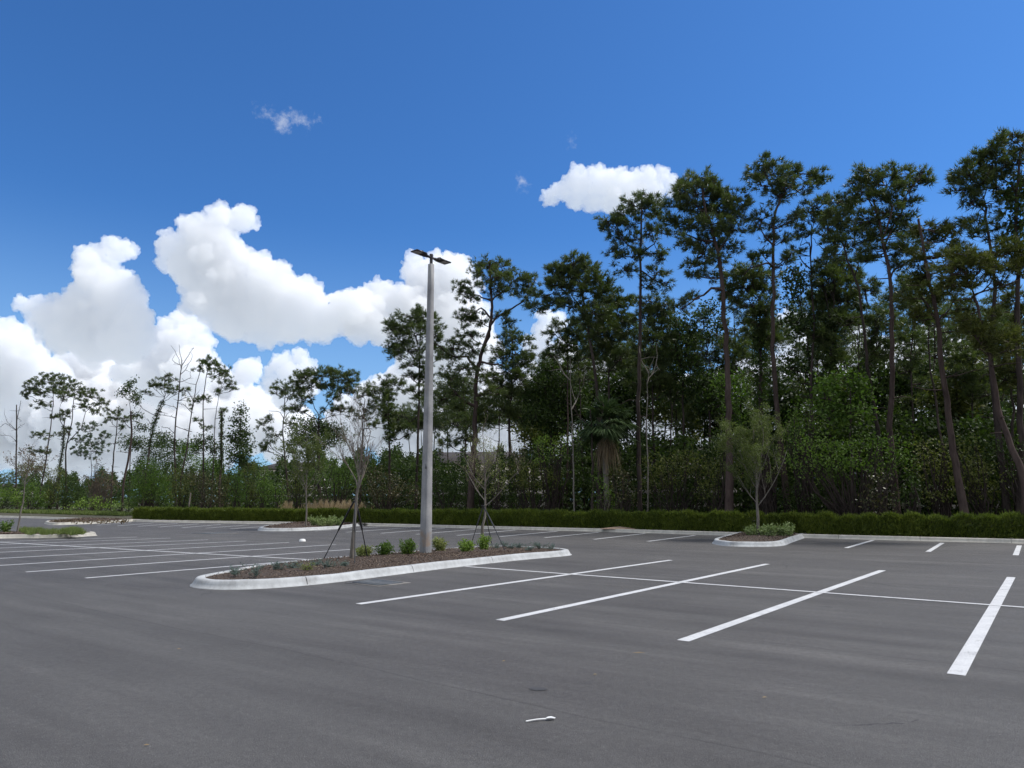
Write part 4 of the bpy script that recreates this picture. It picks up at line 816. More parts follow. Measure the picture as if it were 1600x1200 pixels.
T('pine_tree', [(1399, 680), (1396, 600), (1390, 520), (1380, 440), (1372, 360), (1366, 310)], [(1342, 282, 12, 9), (1358, 268, 14, 8), (1355, 285, 16, 9), (1345, 300, 14, 9), (1378, 274, 14, 8), (1396, 270, 18, 8), (1418, 270, 18, 7), (1440, 270, 12, 7), (1448, 280, 6, 6), (1385, 290, 22, 9), (1412, 288, 20, 9), (1434, 288, 14, 6), (1368, 310, 24, 10), (1400, 312, 22, 10), (1424, 316, 14, 6), (1382, 335, 30, 10), (1412, 338, 18, 8), (1352, 345, 20, 9), (1392, 360, 30, 10), (1425, 362, 16, 7),
   (1362, 372, 22, 9), (1408, 385, 24, 9), (1375, 395, 26, 9), (1430, 390, 18, 8), (1350, 405, 14, 7), (1402, 412, 18, 8)], 5, 'pine with the wide flat twin crown, second tallest skyline top from the right', 'pine tree', None, .27, bark='bark_red', dens=1.0,
  forks=[[(1370, 340), (1358, 315), (1350, 290)], [(1376, 400), (1398, 350), (1410, 310), (1430, 285)], [(1373, 370), (1385, 330), (1390, 290)], [(1380, 440), (1392, 425), (1410, 415)]])
T('pine_tree', [(1500, 740), (1488, 660), (1475, 590), (1460, 500), (1440, 430), (1424, 350)], [(1440, 355, 16, 8), (1455, 372, 16, 9), (1470, 352, 10, 7), (1478, 370, 14, 8), (1492, 358, 12, 8), (1440, 400, 18, 9), (1465, 400, 20, 9), (1490, 390, 14, 9), (1452, 430, 24, 10), (1480, 420, 16, 10), (1440, 462, 24, 10), (1470, 455, 20, 10), (1500, 440, 14, 10), (1438, 490, 20, 9), (1500, 480, 18, 10), (1510, 500, 14, 9)], 3,
  'leaning pine with bare lower trunk standing right of the twin crowned pine', 'pine tree', None, .27, bark='bark_red', fol='needle_olive', dens=.95, forks=[[(1460, 500), (1450, 478), (1440, 462)], [(1464, 515), (1480, 490), (1496, 478)]])
T('pine_tree', [(1475, 740), (1468, 640), (1455, 560), (1446, 470)], [(1452, 480, 16, 9), (1440, 500, 14, 8), (1466, 500, 14, 9)], 6, 'straight thin trunk close left of the leaning bare trunked pine', 'pine tree', None, .12, dens=.9)
T('pine_tree', [(1599, 795), (1580, 700), (1560, 610), (1545, 540), (1535, 470), (1534, 455)], [(1530, 400, 24, 10), (1505, 405, 22, 10), (1480, 412, 20, 10), (1555, 395, 22, 10), (1582, 388, 20, 10), (1600, 400, 16, 12), (1495, 425, 26, 10), (1530, 420, 28, 10), (1565, 415, 26, 10), (1595, 425, 16, 12), (1515, 445, 18, 8), (1562, 440, 16, 9), (1490, 445, 14, 8), (1535, 500, 24, 12), (1555, 520, 24, 12), (1520, 520, 18, 10), (1575, 540, 24, 14), (1548, 545, 22, 10), (1530, 540, 14, 9)], 1.6,
  'olive green pine with leaning reddish trunk nearest the right edge', 'pine tree', None, .25, bark='bark_red', fol='needle_olive', dens=1.1, forks=[[(1534, 462), (1515, 450), (1500, 432), (1484, 415)], [(1534, 460), (1550, 448), (1551, 425), (1548, 405)], [(1548, 450), (1570, 447), (1592, 445)], [(1534, 475), (1518, 468), (1495, 468)]])
T('pine_tree', [(1562, 640), (1556, 560), (1552, 450), (1546, 373), (1543, 330), (1540, 310)], [(1528, 252, 20, 8), (1550, 250, 20, 8), (1570, 256, 14, 8), (1508, 260, 14, 8), (1496, 278, 14, 9), (1518, 272, 24, 10), (1545, 270, 24, 10), (1568, 274, 16, 10), (1506, 296, 16, 9), (1530, 292, 22, 9), (1556, 296, 20, 10), (1574, 310, 12, 9), (1515, 315, 14, 8), (1540, 314, 14, 8), (1570, 330, 14, 7), (1530, 345, 14, 6), (1560, 355, 16, 7), (1510, 345, 8, 5), (1520, 365, 14, 7), (1568, 375, 18, 8)], 5,
  'pine with the high rounded dome crown near the right edge', 'pine tree', None, .24, dens=1.0, forks=[[(1543, 330), (1530, 305), (1515, 285)], [(1544, 335), (1545, 305), (1550, 275)], [(1548, 352), (1562, 345), (1582, 335)]])
T('pine_tree', [(1592, 700), (1591, 600), (1590, 450), (1588, 330), (1590, 240)], [(1560, 222, 14, 7), (1578, 214, 16, 7), (1596, 212, 14, 7), (1548, 234, 12, 7), (1570, 234, 14, 7), (1592, 230, 14, 8), (1608, 225, 14, 10), (1542, 244, 8, 5), (1582, 250, 10, 6), (1612, 250, 14, 10), (1602, 275, 14, 10), (1606, 305, 14, 12), (1600, 340, 12, 12)], 5,
  'tallest pine of all, airy crown cut by the right edge', 'pine tree', None, .25, dens=.6, vine=(400, 280, .5), forks=[[(1590, 300), (1578, 260), (1565, 235)], [(1589, 310), (1600, 270), (1605, 235)]])
# infill trees of the stand
inf = [
 ([(1188, 720), (1187, 640), (1188, 560), (1186, 470)], [(1172, 424, 26, 10), (1148, 426, 20, 10), (1192, 432, 22, 10), (1160, 445, 28, 12), (1190, 455, 22, 12), (1142, 462, 16, 11), (1175, 476, 28, 12), (1198, 486, 12, 12), (1182, 505, 22, 14), (1190, 530, 16, 14)], 8, 'needle', 'stout ivy covered double trunk between the massive pine and two lobed pine', .3, (640, 480, .55)),
 ([(1268, 720), (1264, 620), (1262, 550), (1250, 480)], [(1238, 425, 14, 10), (1232, 442, 12, 9), (1250, 440, 14, 12), (1245, 462, 16, 10), (1238, 500, 26, 10), (1262, 512, 22, 11), (1240, 575, 16, 12), (1230, 560, 12, 9)], 8, 'leaf_dark', 'broadleaf tree with pointed top beside the two lobed pine', .16, (640, 540, .3)),
 ([(1298, 700), (1297, 600), (1300, 520)], [(1298, 410, 22, 10), (1318, 420, 20, 12), (1285, 428, 18, 12), (1305, 440, 28, 12), (1330, 440, 14, 14), (1288, 460, 20, 13), (1312, 466, 24, 13), (1290, 490, 20, 14), (1314, 500, 22, 13), (1282, 520, 18, 14), (1300, 535, 22, 14), (1298, 565, 20, 14)], 8, 'needle', 'dome topped dark pine between the thin pine and the crooked pine', .3, (650, 500, .5)),
 ([(950, 700), (952, 600), (955, 540)], [(948, 470, 20, 12), (968, 468, 20, 12), (942, 495, 20, 12), (965, 492, 24, 13), (955, 520, 26, 12), (980, 515, 16, 12), (942, 545, 18, 12), (965, 560, 20, 12), (985, 560, 14, 14), (925, 540, 14, 12)], 8, 'needle', 'dense dark pine standing behind the palm', .22, None),
 ([(1022, 740), (1020, 650), (1018, 560)], [(1018, 470, 20, 10), (1038, 480, 16, 12), (1010, 495, 18, 12), (1035, 505, 18, 12), (1020, 528, 24, 12), (1045, 530, 14, 10), (1008, 552, 18, 12), (1032, 560, 22, 12), (1018, 590, 24, 14), (1000, 600, 18, 14), (1040, 600, 16, 12)], 8, 'needle', 'dark full pine just right of the straight pine near the palm', .16, None),
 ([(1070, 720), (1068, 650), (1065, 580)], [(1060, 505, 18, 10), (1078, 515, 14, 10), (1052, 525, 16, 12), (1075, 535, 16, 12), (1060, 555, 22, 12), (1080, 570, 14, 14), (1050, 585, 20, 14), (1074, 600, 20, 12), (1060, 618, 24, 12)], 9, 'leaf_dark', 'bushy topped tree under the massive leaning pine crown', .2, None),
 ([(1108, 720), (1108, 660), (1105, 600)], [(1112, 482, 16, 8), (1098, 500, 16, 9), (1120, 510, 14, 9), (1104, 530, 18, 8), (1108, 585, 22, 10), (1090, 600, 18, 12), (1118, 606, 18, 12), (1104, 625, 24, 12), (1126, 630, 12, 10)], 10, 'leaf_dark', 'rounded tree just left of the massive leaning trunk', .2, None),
 ([(1160, 740), (1158, 680), (1158, 600)], [(1150, 600, 14, 10), (1160, 622, 10, 10), (1130, 600, 10, 14), (1145, 640, 16, 12), (1162, 660, 14, 10)], 9, 'leaf_mid', 'small green tree crown squeezed behind the massive leaning trunk', .12, None),
 ([(1345, 700), (1342, 620), (1340, 560)], [(1340, 430, 14, 9), (1352, 450, 16, 10), (1340, 478, 14, 9), (1330, 500, 14, 8), (1372, 500, 20, 14), (1380, 530, 18, 16), (1368, 555, 18, 14), (1345, 590, 18, 9)], 10, 'needle', 'shaded pine behind the crooked leaning pine', .15, None),
 ([(1424, 700), (1423, 600), (1426, 520), (1432, 470)], [(1420, 440, 18, 10), (1408, 460, 16, 9), (1426, 480, 14, 8), (1415, 530, 16, 8), (1428, 555, 14, 7), (1410, 580, 16, 8), (1430, 600, 14, 6), (1418, 625, 18, 7)], 8, 'needle', 'thin dark pine immediately right of the twin crowned trunk', .12, None),
 ([(1520, 700), (1521, 600), (1523, 540)], [(1505, 545, 14, 8), (1520, 560, 14, 9), (1498, 562, 14, 7), (1512, 580, 18, 9), (1495, 588, 14, 7), (1530, 590, 14, 10), (1510, 610, 22, 8), (1535, 615, 18, 9)], 10, 'needle', 'low shaded pine in the gap before the olive green pine', .12, None),
 ([(1585, 700), (1580, 620), (1576, 560)], [(1585, 470, 18, 12), (1600, 495, 14, 14), (1588, 520, 18, 14), (1604, 550, 16, 16), (1590, 580, 20, 14), (1570, 590, 16, 12), (1600, 610, 18, 14)], 6, 'needle_olive', 'olive foliaged pine partly hidden at the right edge under the airy crown', .16, None),
 ([(1332, 720), (1330, 660), (1325, 610)], [(1322, 590, 22, 10), (1300, 602, 20, 11), (1340, 605, 20, 11), (1285, 618, 20, 12), (1320, 618, 26, 12), (1350, 625, 16, 12), (1300, 640, 30, 12), (1335, 645, 24, 12)], 5, 'leaf_mid', 'rounded green broadleaf crown above the big dark thicket', .14, None),
]
for i, (tr_, pd, d_, fo, lb, r_, vn) in enumerate(inf):
    T('pine_tree' if 'pine' in lb.split(' ')[:6] or fo.startswith('needle') else 'broadleaf_tree', tr_, pd, d_, lb, 'pine tree' if fo.startswith('needle') else 'tree', None, r_, 'pine' if fo.startswith('needle') else 'leaf', fo, dens=1.1 if fo.startswith('needle') else .9, vine=vn, leafsize=.19)
# slender bare trunks at the wood edge
for (tr_, d_, lb, r_, bk) in [
  ([(898, 795), (896, 720), (893, 640), (890, 560)], 2.4, 'slender pale bare trunk rising from the hedge left of the palm', .09, 'bark_grey'),
  ([(927, 795), (926, 740), (925, 680), (922, 640)], 3.0, 'thicker dark bare trunk rising from the hedge close left of the palm', .16, 'bark'),
  ([(1010, 795), (1012, 700), (1011, 600), (1020, 560)], 4.0, 'thin bare trunk paired with the straight pine right of the palm', .09, 'bark_grey'),
  ([(1048, 700), (1047, 640), (1046, 590)], 9, 'shaded bare trunk right of the palm against the bright gap', .13, 'bark'),
  ([(1292, 640), (1250, 610)], 6, 'x', .05, 'bark')][:4]:
    T('slender_tree', tr_, [], d_, lb, 'tree', None, r_, 'leaf', bark=bk, dead=[[(tr_[-2][0], tr_[-2][1]), (tr_[-2][0] + 14, tr_[-2][1] - 26), (tr_[-2][0] + 18, tr_[-2][1] - 45)], [(tr_[-1][0], tr_[-1][1] + 30), (tr_[-1][0] - 16, tr_[-1][1] + 8), (tr_[-1][0] - 24, tr_[-1][1] - 4)]])
T('dead_stump', [(298, 792), (298, 770)], [], 2.2, 'short pale broken stump poking above the hedge on the left', 'stump', None, .13, bark='bark_pale', rtop=.8)
# background row of pines seen through the gaps
for i in range(44):
    x = 640 + i * 22 + R.uniform(-10, 10); d_ = R.uniform(14, 34); ty = np.interp(x, [640, 800, 900, 1100, 1300, 1600], [600, 575, 500, 480, 455, 445]) + R.uniform(-15, 55)
    pd = [(x + R.uniform(-26, 26), ty + 12 + R.uniform(0, 1) ** 1.2 * (650 - ty), R.uniform(14, 26), R.uniform(8, 13)) for _ in range(15)] + [(x, ty + 4, 14, 8)]
    T('background_pine', [(x + R.uniform(-8, 8), 745), (x + R.uniform(-5, 5), 670), (x, ty + 6)], pd, d_, 'slim pine deep in the woodland, glimpsed behind the front row right of the lamp post', 'pine tree', 'slim pines deep in the woodland', .14, dens=.75, twigs=False, k=8, tpn=6)

for i in range(11):
    x = 850 + i * 72 + R.uniform(-12, 12); d_ = R.uniform(10, 20); ty = np.interp(x, [835, 900, 1000, 1100, 1200, 1300, 1600], [600, 560, 560, 590, 560, 545, 590]) + R.uniform(-25, 30)
    pd = [(x + R.uniform(-30, 30), R.uniform(ty + 15, 715), R.uniform(18, 32), R.uniform(13, 20)) for _ in range(9)] + [(x, ty + 8, 16, 12)]
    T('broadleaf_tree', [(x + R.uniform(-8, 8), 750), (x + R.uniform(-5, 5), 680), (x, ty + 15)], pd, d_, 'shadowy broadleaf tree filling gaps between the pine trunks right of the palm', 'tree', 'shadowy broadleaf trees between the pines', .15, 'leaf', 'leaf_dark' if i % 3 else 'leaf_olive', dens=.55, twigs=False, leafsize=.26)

# palm
def palm(x, y_c, y_b, d, label):
    Y0 = DY(x, d); c = P(x - 3, y_c, Y0); base = np.array((P(x - 6, y_b, Y0)[0], Y0, 0.0)); root = empty('cabbage_palm', base, label, 'palm tree')
    mb = MB(); pth = bez(base - (0, 0, .05), c, np.array((.12, 0, 0)), 8) * 1.0; pth[:, 0] = np.interp(np.arange(8), [0, 7], [pth[0][0], pth[-1][0]]) + .07 * np.sin(np.arange(8) * .9); pth[:, 1] = Y0; mb.tube(pth, np.linspace(.18, .15, 8) * np.array([1.1, .95, 1, .92, 1.02, 1.1, 1.3, 1.2]), 9); mb.build('trunk', M['bark_grey'], root, True, base)
    def frond(mb, a, el, L, n=26, droop=.5, w=.05, fan=1.05):
        d0 = np.array((math.cos(a) * math.cos(el), math.sin(a) * math.cos(el), math.sin(el))); pet = L * .5; tip = c + d0 * pet + np.array((0, 0, -.15 * pet))
        mb.tube([c, (c + tip) / 2 + (0, 0, .05), tip], [.02, .016, .012], 4, False)
        sd = unit(np.cross(d0, (0, 0, 1.0))); up = np.cross(sd, d0)
        for k in range(n):
            t = (k / (n - 1) - .5) * 2 * fan * 1.35; dd = d0 * math.cos(t) + sd * math.sin(t) + up * R.uniform(-.12, .12); l = L * .62 * (1 - .25 * abs(t) / 1.4) * R.uniform(.85, 1.1)
            m_ = tip + dd * l * .55; e = tip + dd * l + np.array((0, 0, -droop * l)); wv = unit(np.cross(dd, (0, 0, 1.0)) + rs.normal(0, .3, 3)) * w
            mb.add([tip, m_ - wv * .5, e, m_ + wv * .5], [(0, 1, 2, 3)])
    for i in range(60):
        fb = MB(); frond(fb, R.uniform(0, 2 * PI), R.uniform(-.5, 1.4), R.uniform(1.5, 2.3), 34, droop=R.uniform(.15, .45), w=.075); fb.build('frond', M['palm'], root, False, base)
    for i in range(22):
        fb = MB(); frond(fb, R.uniform(0, 2 * PI), R.uniform(-1.5, -1.0), R.uniform(1.3, 2.3), 12, R.uniform(.6, 1.0), .045, .6); fb.build('dead_frond', M['leaf_brown'] if i % 3 else M['palm_dead'], root, False, base)
palm(951, 664, 795, 4.2, 'cabbage palm with a skirt of dead brown fronds behind the hedge')

# ---------------------------------------------------------------- shrubs and understorey
S = shrub
S('bush', [(12, 775, 22, 14), (35, 782, 16, 10), (-12, 772, 20, 18)], 3, 'bright green low bush at the far left edge', 'leaf_bright', dens=.8)
S('bush', [(56, 772, 16, 12), (66, 785, 14, 9), (48, 760, 10, 8)], 4, 'green bush second from the left edge behind the kerb', 'leaf_mid')
S('bush', [(40, 735, 22, 14), (65, 738, 16, 14), (15, 745, 16, 12)], 16, 'olive leafy bush at the feet of the leftmost umbrella pine', 'leaf_olive')
S('bush', [(110, 768, 20, 22), (112, 752, 14, 12), (98, 780, 12, 12), (126, 775, 14, 18)], 5, 'dark dense bush under the wide flat topped pine', 'leaf_dark')
S('bush', [(85, 758, 14, 14), (80, 775, 14, 12), (92, 740, 12, 8)], 6, 'grey green bush left of the dark dense one', 'leaf_olive')
S('bare_thicket', [(155, 745, 24, 34), (172, 755, 16, 28), (140, 760, 14, 20)], 5, 'leafless brownish thicket left of the leaning reddish trunk', 'leaf_brown', dens=.30, stems=46, bark='twig_red')
S('bush', [(138, 785, 22, 10), (165, 788, 20, 9), (190, 790, 16, 8), (112, 792, 14, 6)], 2.2, 'low yellowish scrub where the hedge ends on the left', 'leaf_bright', dens=.8)
S('bush', [(180, 792, 14, 7), (196, 790, 10, 8)], 1.6, 'pale grey green scrub touching the left end of the hedge', 'variegated', dens=.6)
S('bush', [(228, 745, 26, 22), (222, 765, 22, 22), (250, 760, 26, 24), (238, 725, 16, 12), (262, 778, 20, 16), (210, 780, 14, 14)], 3.5, 'big dense green bush right of the leaning reddish trunk', 'leaf_mid', dens=1.1)
S('bush', [(245, 705, 26, 20), (262, 718, 22, 18), (225, 715, 18, 16), (240, 735, 24, 14)], 10, 'tall green broadleaf bush behind the big dense green one', 'leaf_dark')
S('bush', [(285, 770, 20, 22), (300, 760, 16, 20), (275, 745, 14, 14)], 5, 'reddish tinged dull green bush below the tallest dead pine', 'leaf_olive')
S('bush', [(330, 765, 22, 24), (345, 780, 18, 14), (318, 782, 14, 14), (308, 745, 18, 14)], 4, 'magnolia like mottled bush near the pale stump', 'magnolia')
S('bush', [(290, 705, 18, 18), (300, 725, 20, 16), (325, 730, 22, 18), (345, 735, 16, 14)], 12, 'dark green backing bush among the slim left trunks', 'leaf_mid')
S('cypress_shrub', [(372, 760, 13, 26), (370, 745, 9, 16), (376, 778, 15, 16)], 3.5, 'leftmost of the three pointed evergreen shrubs behind the hedge', 'leaf_mid', dens=1.2, size=.1)
S('cypress_shrub', [(412, 752, 13, 22), (410, 734, 8, 16), (414, 772, 19, 20)], 3.5, 'tallest of the three pointed evergreen shrubs behind the hedge', 'leaf_mid', dens=1.2, size=.1)
S('cypress_shrub', [(437, 778, 10, 14), (436, 762, 7, 12)], 3.2, 'smallest and rightmost of the three pointed evergreen shrubs', 'leaf_mid', dens=1.2, size=.1)
S('bush', [(395, 735, 16, 12), (390, 765, 16, 20), (395, 780, 16, 14)], 9, 'dull bush behind the pointed evergreen shrubs', 'leaf_olive')
S('bush', [(350, 750, 14, 14), (355, 768, 12, 16)], 7, 'olive bush left of the pointed evergreen shrubs', 'leaf_olive')
S('bush', [(470, 745, 20, 18), (455, 765, 16, 18), (480, 770, 20, 18)], 6, 'brownish olive bush behind the hazy young tree', 'leaf_olive', dens=.8)
S('bush', [(515, 725, 26, 18), (540, 735, 22, 16), (500, 745, 20, 16), (525, 755, 26, 14), (555, 752, 18, 14)], 6, 'fresh green bush behind the bare young tree', 'leaf_mid')
S('bush', [(525, 775, 28, 14), (500, 778, 18, 12)], 7, 'dark bush above the dry grass', 'leaf_dark')
S('bush', [(585, 745, 24, 16), (610, 755, 24, 16), (575, 765, 22, 14), (600, 775, 28, 14), (635, 770, 24, 18)], 4, 'mottled brown green bush left of the lamp post', 'magnolia')
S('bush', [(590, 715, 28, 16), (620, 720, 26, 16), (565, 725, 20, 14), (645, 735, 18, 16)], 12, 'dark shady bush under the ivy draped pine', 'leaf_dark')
S('bush', [(680, 755, 20, 18), (700, 765, 22, 18), (690, 780, 24, 14), (725, 770, 22, 20)], 5, 'dark green bush right behind the lamp post', 'leaf_dark')
S('bush', [(775, 735, 16, 18), (785, 755, 14, 18), (768, 765, 16, 16)], 3, 'yellow green bush right behind the second young tree', 'leaf_spring', dens=.6)
S('bush', [(745, 745, 26, 24), (740, 775, 24, 14), (800, 770, 18, 18)], 6, 'dark bush behind the second young tree', 'leaf_dark')
S('bush', [(855, 695, 20, 16), (838, 690, 12, 12), (870, 705, 20, 14), (880, 685, 12, 10), (848, 710, 22, 12), (905, 680, 10, 8)], 6, 'light green sunlit bush left of the palm', 'leaf_bright', dens=.55)
S('bush', [(815, 745, 22, 18), (840, 735, 24, 16), (860, 750, 24, 18), (830, 765, 26, 14), (800, 730, 18, 14)], 5, 'olive yellow bush between second young tree and the palm', 'leaf_olive')
S('bush', [(940, 770, 14, 22), (955, 782, 14, 16), (932, 750, 10, 12)], 3.0, 'low green bush hiding the foot of the palm trunk', 'leaf_mid', dens=.8)
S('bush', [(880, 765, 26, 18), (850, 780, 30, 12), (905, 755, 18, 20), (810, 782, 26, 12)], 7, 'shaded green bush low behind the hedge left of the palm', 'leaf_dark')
S('magnolia_bush', [(975, 765, 18, 24), (965, 748, 12, 16), (985, 780, 16, 14), (962, 782, 12, 12), (978, 742, 10, 8)], 1.9, 'mottled magnolia bush right of the palm trunk', 'magnolia', dens=.9)
S('bush', [(1030, 725, 26, 18), (1055, 735, 26, 20), (1030, 755, 26, 20), (1070, 715, 22, 14), (1090, 730, 20, 18)], 5, 'olive bush between straight pine and the leafy young tree', 'leaf_olive')
S('bush', [(1045, 785, 34, 12), (1085, 775, 26, 18), (1100, 755, 20, 18)], 6, 'dark twiggy bush low between straight pine and right peninsula', 'leaf_dark')
S('bush', [(1115, 740, 20, 22), (1105, 765, 20, 18), (1130, 700, 18, 20), (1140, 730, 20, 20)], 4, 'yellowish green bush directly left of the leafy young tree', 'leaf_olive')
S('bush', [(1185, 690, 16, 20), (1195, 665, 12, 14), (1205, 700, 16, 18), (1190, 725, 22, 22), (1215, 735, 16, 18)], 4, 'spring green bush behind the leafy young tree', 'leaf_spring', dens=.45, stems=14)
S('bush', [(1262, 690, 28, 14), (1290, 700, 34, 16), (1320, 705, 34, 16), (1350, 700, 30, 16), (1380, 690, 26, 16), (1405, 705, 26, 18), (1250, 715, 24, 16), (1290, 725, 34, 16), (1335, 725, 36, 16), (1380, 725, 34, 18), (1415, 730, 20, 18), (1270, 740, 30, 14)], 2.8, 'widest dark green thicket, arching above the hedge right of the young tree', 'leaf_mid', dens=1.0)
S('bush', [(1250, 650, 22, 14), (1240, 665, 16, 12), (1262, 640, 14, 12), (1270, 660, 22, 14), (1235, 680, 18, 12)], 5, 'green upper bush left above the widest thicket', 'leaf_mid')
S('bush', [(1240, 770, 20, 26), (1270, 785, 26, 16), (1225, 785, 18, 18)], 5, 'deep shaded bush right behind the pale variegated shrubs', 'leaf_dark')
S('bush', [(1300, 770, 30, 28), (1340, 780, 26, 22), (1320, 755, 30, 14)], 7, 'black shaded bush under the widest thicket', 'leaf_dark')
S('magnolia_bush', [(1370, 765, 20, 22), (1375, 748, 14, 12), (1382, 785, 18, 14), (1358, 780, 14, 16)], 1.9, 'mottled magnolia bush right of the widest thicket', 'magnolia', dens=.9)
S('bush', [(1420, 770, 24, 20), (1435, 755, 18, 14), (1410, 785, 22, 12)], 2.6, 'dark glossy bush just right of the right magnolia bush', 'leaf_dark')
S('bush', [(1450, 730, 26, 24), (1475, 745, 26, 24), (1440, 700, 22, 18), (1480, 710, 24, 20), (1460, 775, 30, 18)], 5, 'twiggy olive bush around the foot of the leaning bare trunked pine', 'leaf_olive')
S('bush', [(1520, 725, 30, 22), (1545, 745, 30, 26), (1515, 765, 30, 22), (1560, 775, 28, 18), (1500, 690, 24, 16)], 5, 'broad olive bush before the leaning olive green pine', 'leaf_olive')
S('bush', [(1590, 740, 22, 30), (1600, 700, 20, 22), (1565, 700, 22, 20), (1590, 780, 22, 20), (1620, 760, 20, 34)], 5, 'dark bush cut by the right edge behind the hedge', 'leaf_dark')
S('bush', [(1480, 655, 26, 14), (1510, 650, 28, 14), (1545, 655, 26, 14), (1580, 655, 26, 14), (1500, 670, 40, 14), (1450, 665, 18, 14)], 12, 'high dark shrub bank behind the pines near the right edge', 'leaf_dark')

# leafy undergrowth masses: nobody could count them
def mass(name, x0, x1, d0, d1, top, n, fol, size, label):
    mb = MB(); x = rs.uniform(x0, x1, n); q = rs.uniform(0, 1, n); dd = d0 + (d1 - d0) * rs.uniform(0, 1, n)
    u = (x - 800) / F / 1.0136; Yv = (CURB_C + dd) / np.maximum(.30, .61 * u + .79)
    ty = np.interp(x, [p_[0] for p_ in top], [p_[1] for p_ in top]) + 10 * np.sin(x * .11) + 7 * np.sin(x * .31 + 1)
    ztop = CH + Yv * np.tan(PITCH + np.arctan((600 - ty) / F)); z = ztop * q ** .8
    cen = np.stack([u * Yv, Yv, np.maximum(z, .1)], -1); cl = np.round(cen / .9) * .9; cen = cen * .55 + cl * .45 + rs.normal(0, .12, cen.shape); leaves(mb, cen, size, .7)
    return tag(mb.build(name, M[fol]), label, 'undergrowth', None, 'stuff')
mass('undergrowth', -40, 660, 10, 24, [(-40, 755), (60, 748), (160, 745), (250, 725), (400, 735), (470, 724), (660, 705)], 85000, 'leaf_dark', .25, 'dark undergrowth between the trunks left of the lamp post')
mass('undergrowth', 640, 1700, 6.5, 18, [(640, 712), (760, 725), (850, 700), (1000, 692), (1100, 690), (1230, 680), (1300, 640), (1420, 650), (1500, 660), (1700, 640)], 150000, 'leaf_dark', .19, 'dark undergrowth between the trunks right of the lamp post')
mass('far_treeline', -120, 1750, 60, 75, [(-120, 752), (300, 742), (500, 722), (700, 715), (1000, 705), (1300, 700), (1750, 690)], 52000, 'leaf_dark', .8, 'distant tree line beyond the houses')
mb = MB(); q = []
for i in range(6000):
    x = R.uniform(-60, 1640); Yq = DY(x, R.uniform(2.0, 4.5)); pt = P(x, 700, Yq); pt[2] = .1; q.append(pt)
tufts(mb, np.array(q), np.tile((0, 0, 1.0), (6000, 1)), .45, .03, 5, .6); tag(mb.build('weeds', M['grass']), 'weeds and grass growing along the back of the hedge', 'weeds', None, 'stuff')
mb = MB(); q = []
for i in range(2600):
    x = R.uniform(-60, 205); Yq = DY(x, R.uniform(.5, 3.0)); pt = P(x, 700, Yq); pt[2] = .14; q.append(pt)
tufts(mb, np.array(q), np.tile((0, 0, 1.0), (2600, 1)), .5, .07, 6, .8); tag(mb.build('weeds', M['grass']), 'sunlit weeds behind the far kerb left of the hedge', 'weeds', None, 'stuff')

# ---------------------------------------------------------------- houses behind the wood
def house(x0, x1, yr, ye, d, label, hip=.25):
    xm = (x0 + x1) / 2; Y0 = DY(xm, d); a = P(x0, ye, Y0); b = P(x1, ye, Y0); zr = P(xm, yr, Y0)[2]; ze = a[2]
    L_ = b[0] - a[0]; Dp = max(9.0, L_ * .5); ang = math.radians(-8)
    root = empty('house', ((a[0] + b[0]) / 2, Y0 + Dp / 2, 0), label, 'house'); w = L_ / 2; dpt = Dp / 2
    mb = MB(); mb.box((0, 0, (ze - .15) / 2), L_ - .9, Dp - .9, ze - .15); mb.build('wall', M['wall'], root)
    mb = MB(); hx = w * (1 - hip * 2)
    V = [(-w, -dpt, ze), (w, -dpt, ze), (w, dpt, ze), (-w, dpt, ze), (-hx, 0, zr), (hx, 0, zr)] + [(-w, -dpt, ze - .2), (w, -dpt, ze - .2), (w, dpt, ze - .2), (-w, dpt, ze - .2)]
    mb.add(V, [(0, 1, 5, 4), (2, 3, 4, 5), (1, 2, 5, 5), (3, 0, 4, 4), (6, 7, 1, 0), (7, 8, 2, 1), (8, 9, 3, 2), (9, 6, 0, 3), (9, 8, 7, 6)]); mb.build('roof', M['roof'], root)
    nwin = max(2, int(L_ / 4)); ws = [h for h in (1.5, 4.3) if h + .9 < ze]
    for h in ws:
        for k in range(nwin):
            wx = -w + .45 + (k + .5) * (L_ - .9) / nwin; fr = MB(); fr.box((wx, -dpt + .45 - .03, h), 1.3, .08, 1.5); f_ = fr.build('window', M['trim'], root)
            g_ = MB(); g_.box((wx, -dpt + .45 - .075, h), 1.14, .03, 1.34); g_.build('pane', M['glass'], f_)
    root.rotation_euler.z = ang
house(-30, 40, 756, 763, 60, 'white walled low house behind the bushes at the far left edge')
house(395, 500, 720, 732, 34, 'brown roofed house glimpsed left of the big forked pine')
house(610, 860, 702, 724, 34, 'long brown roofed house seen between lamp post and palm')
house(985, 1175, 692, 708, 30, 'dark roofed house glimpsed between straight pine and the leafy young tree')
house(1400, 1640, 650, 676, 30, 'dark roofed house behind the pines near the right edge')

SKY_TINT = (.36, .74, 1.18); CLOUD_LEVEL = 8.0; SKY_STRENGTH = .05; SUN_E = 1.5; SUN_ANGLE = 14; EXPOSURE = 1.3; CLOUD_DENS = .030
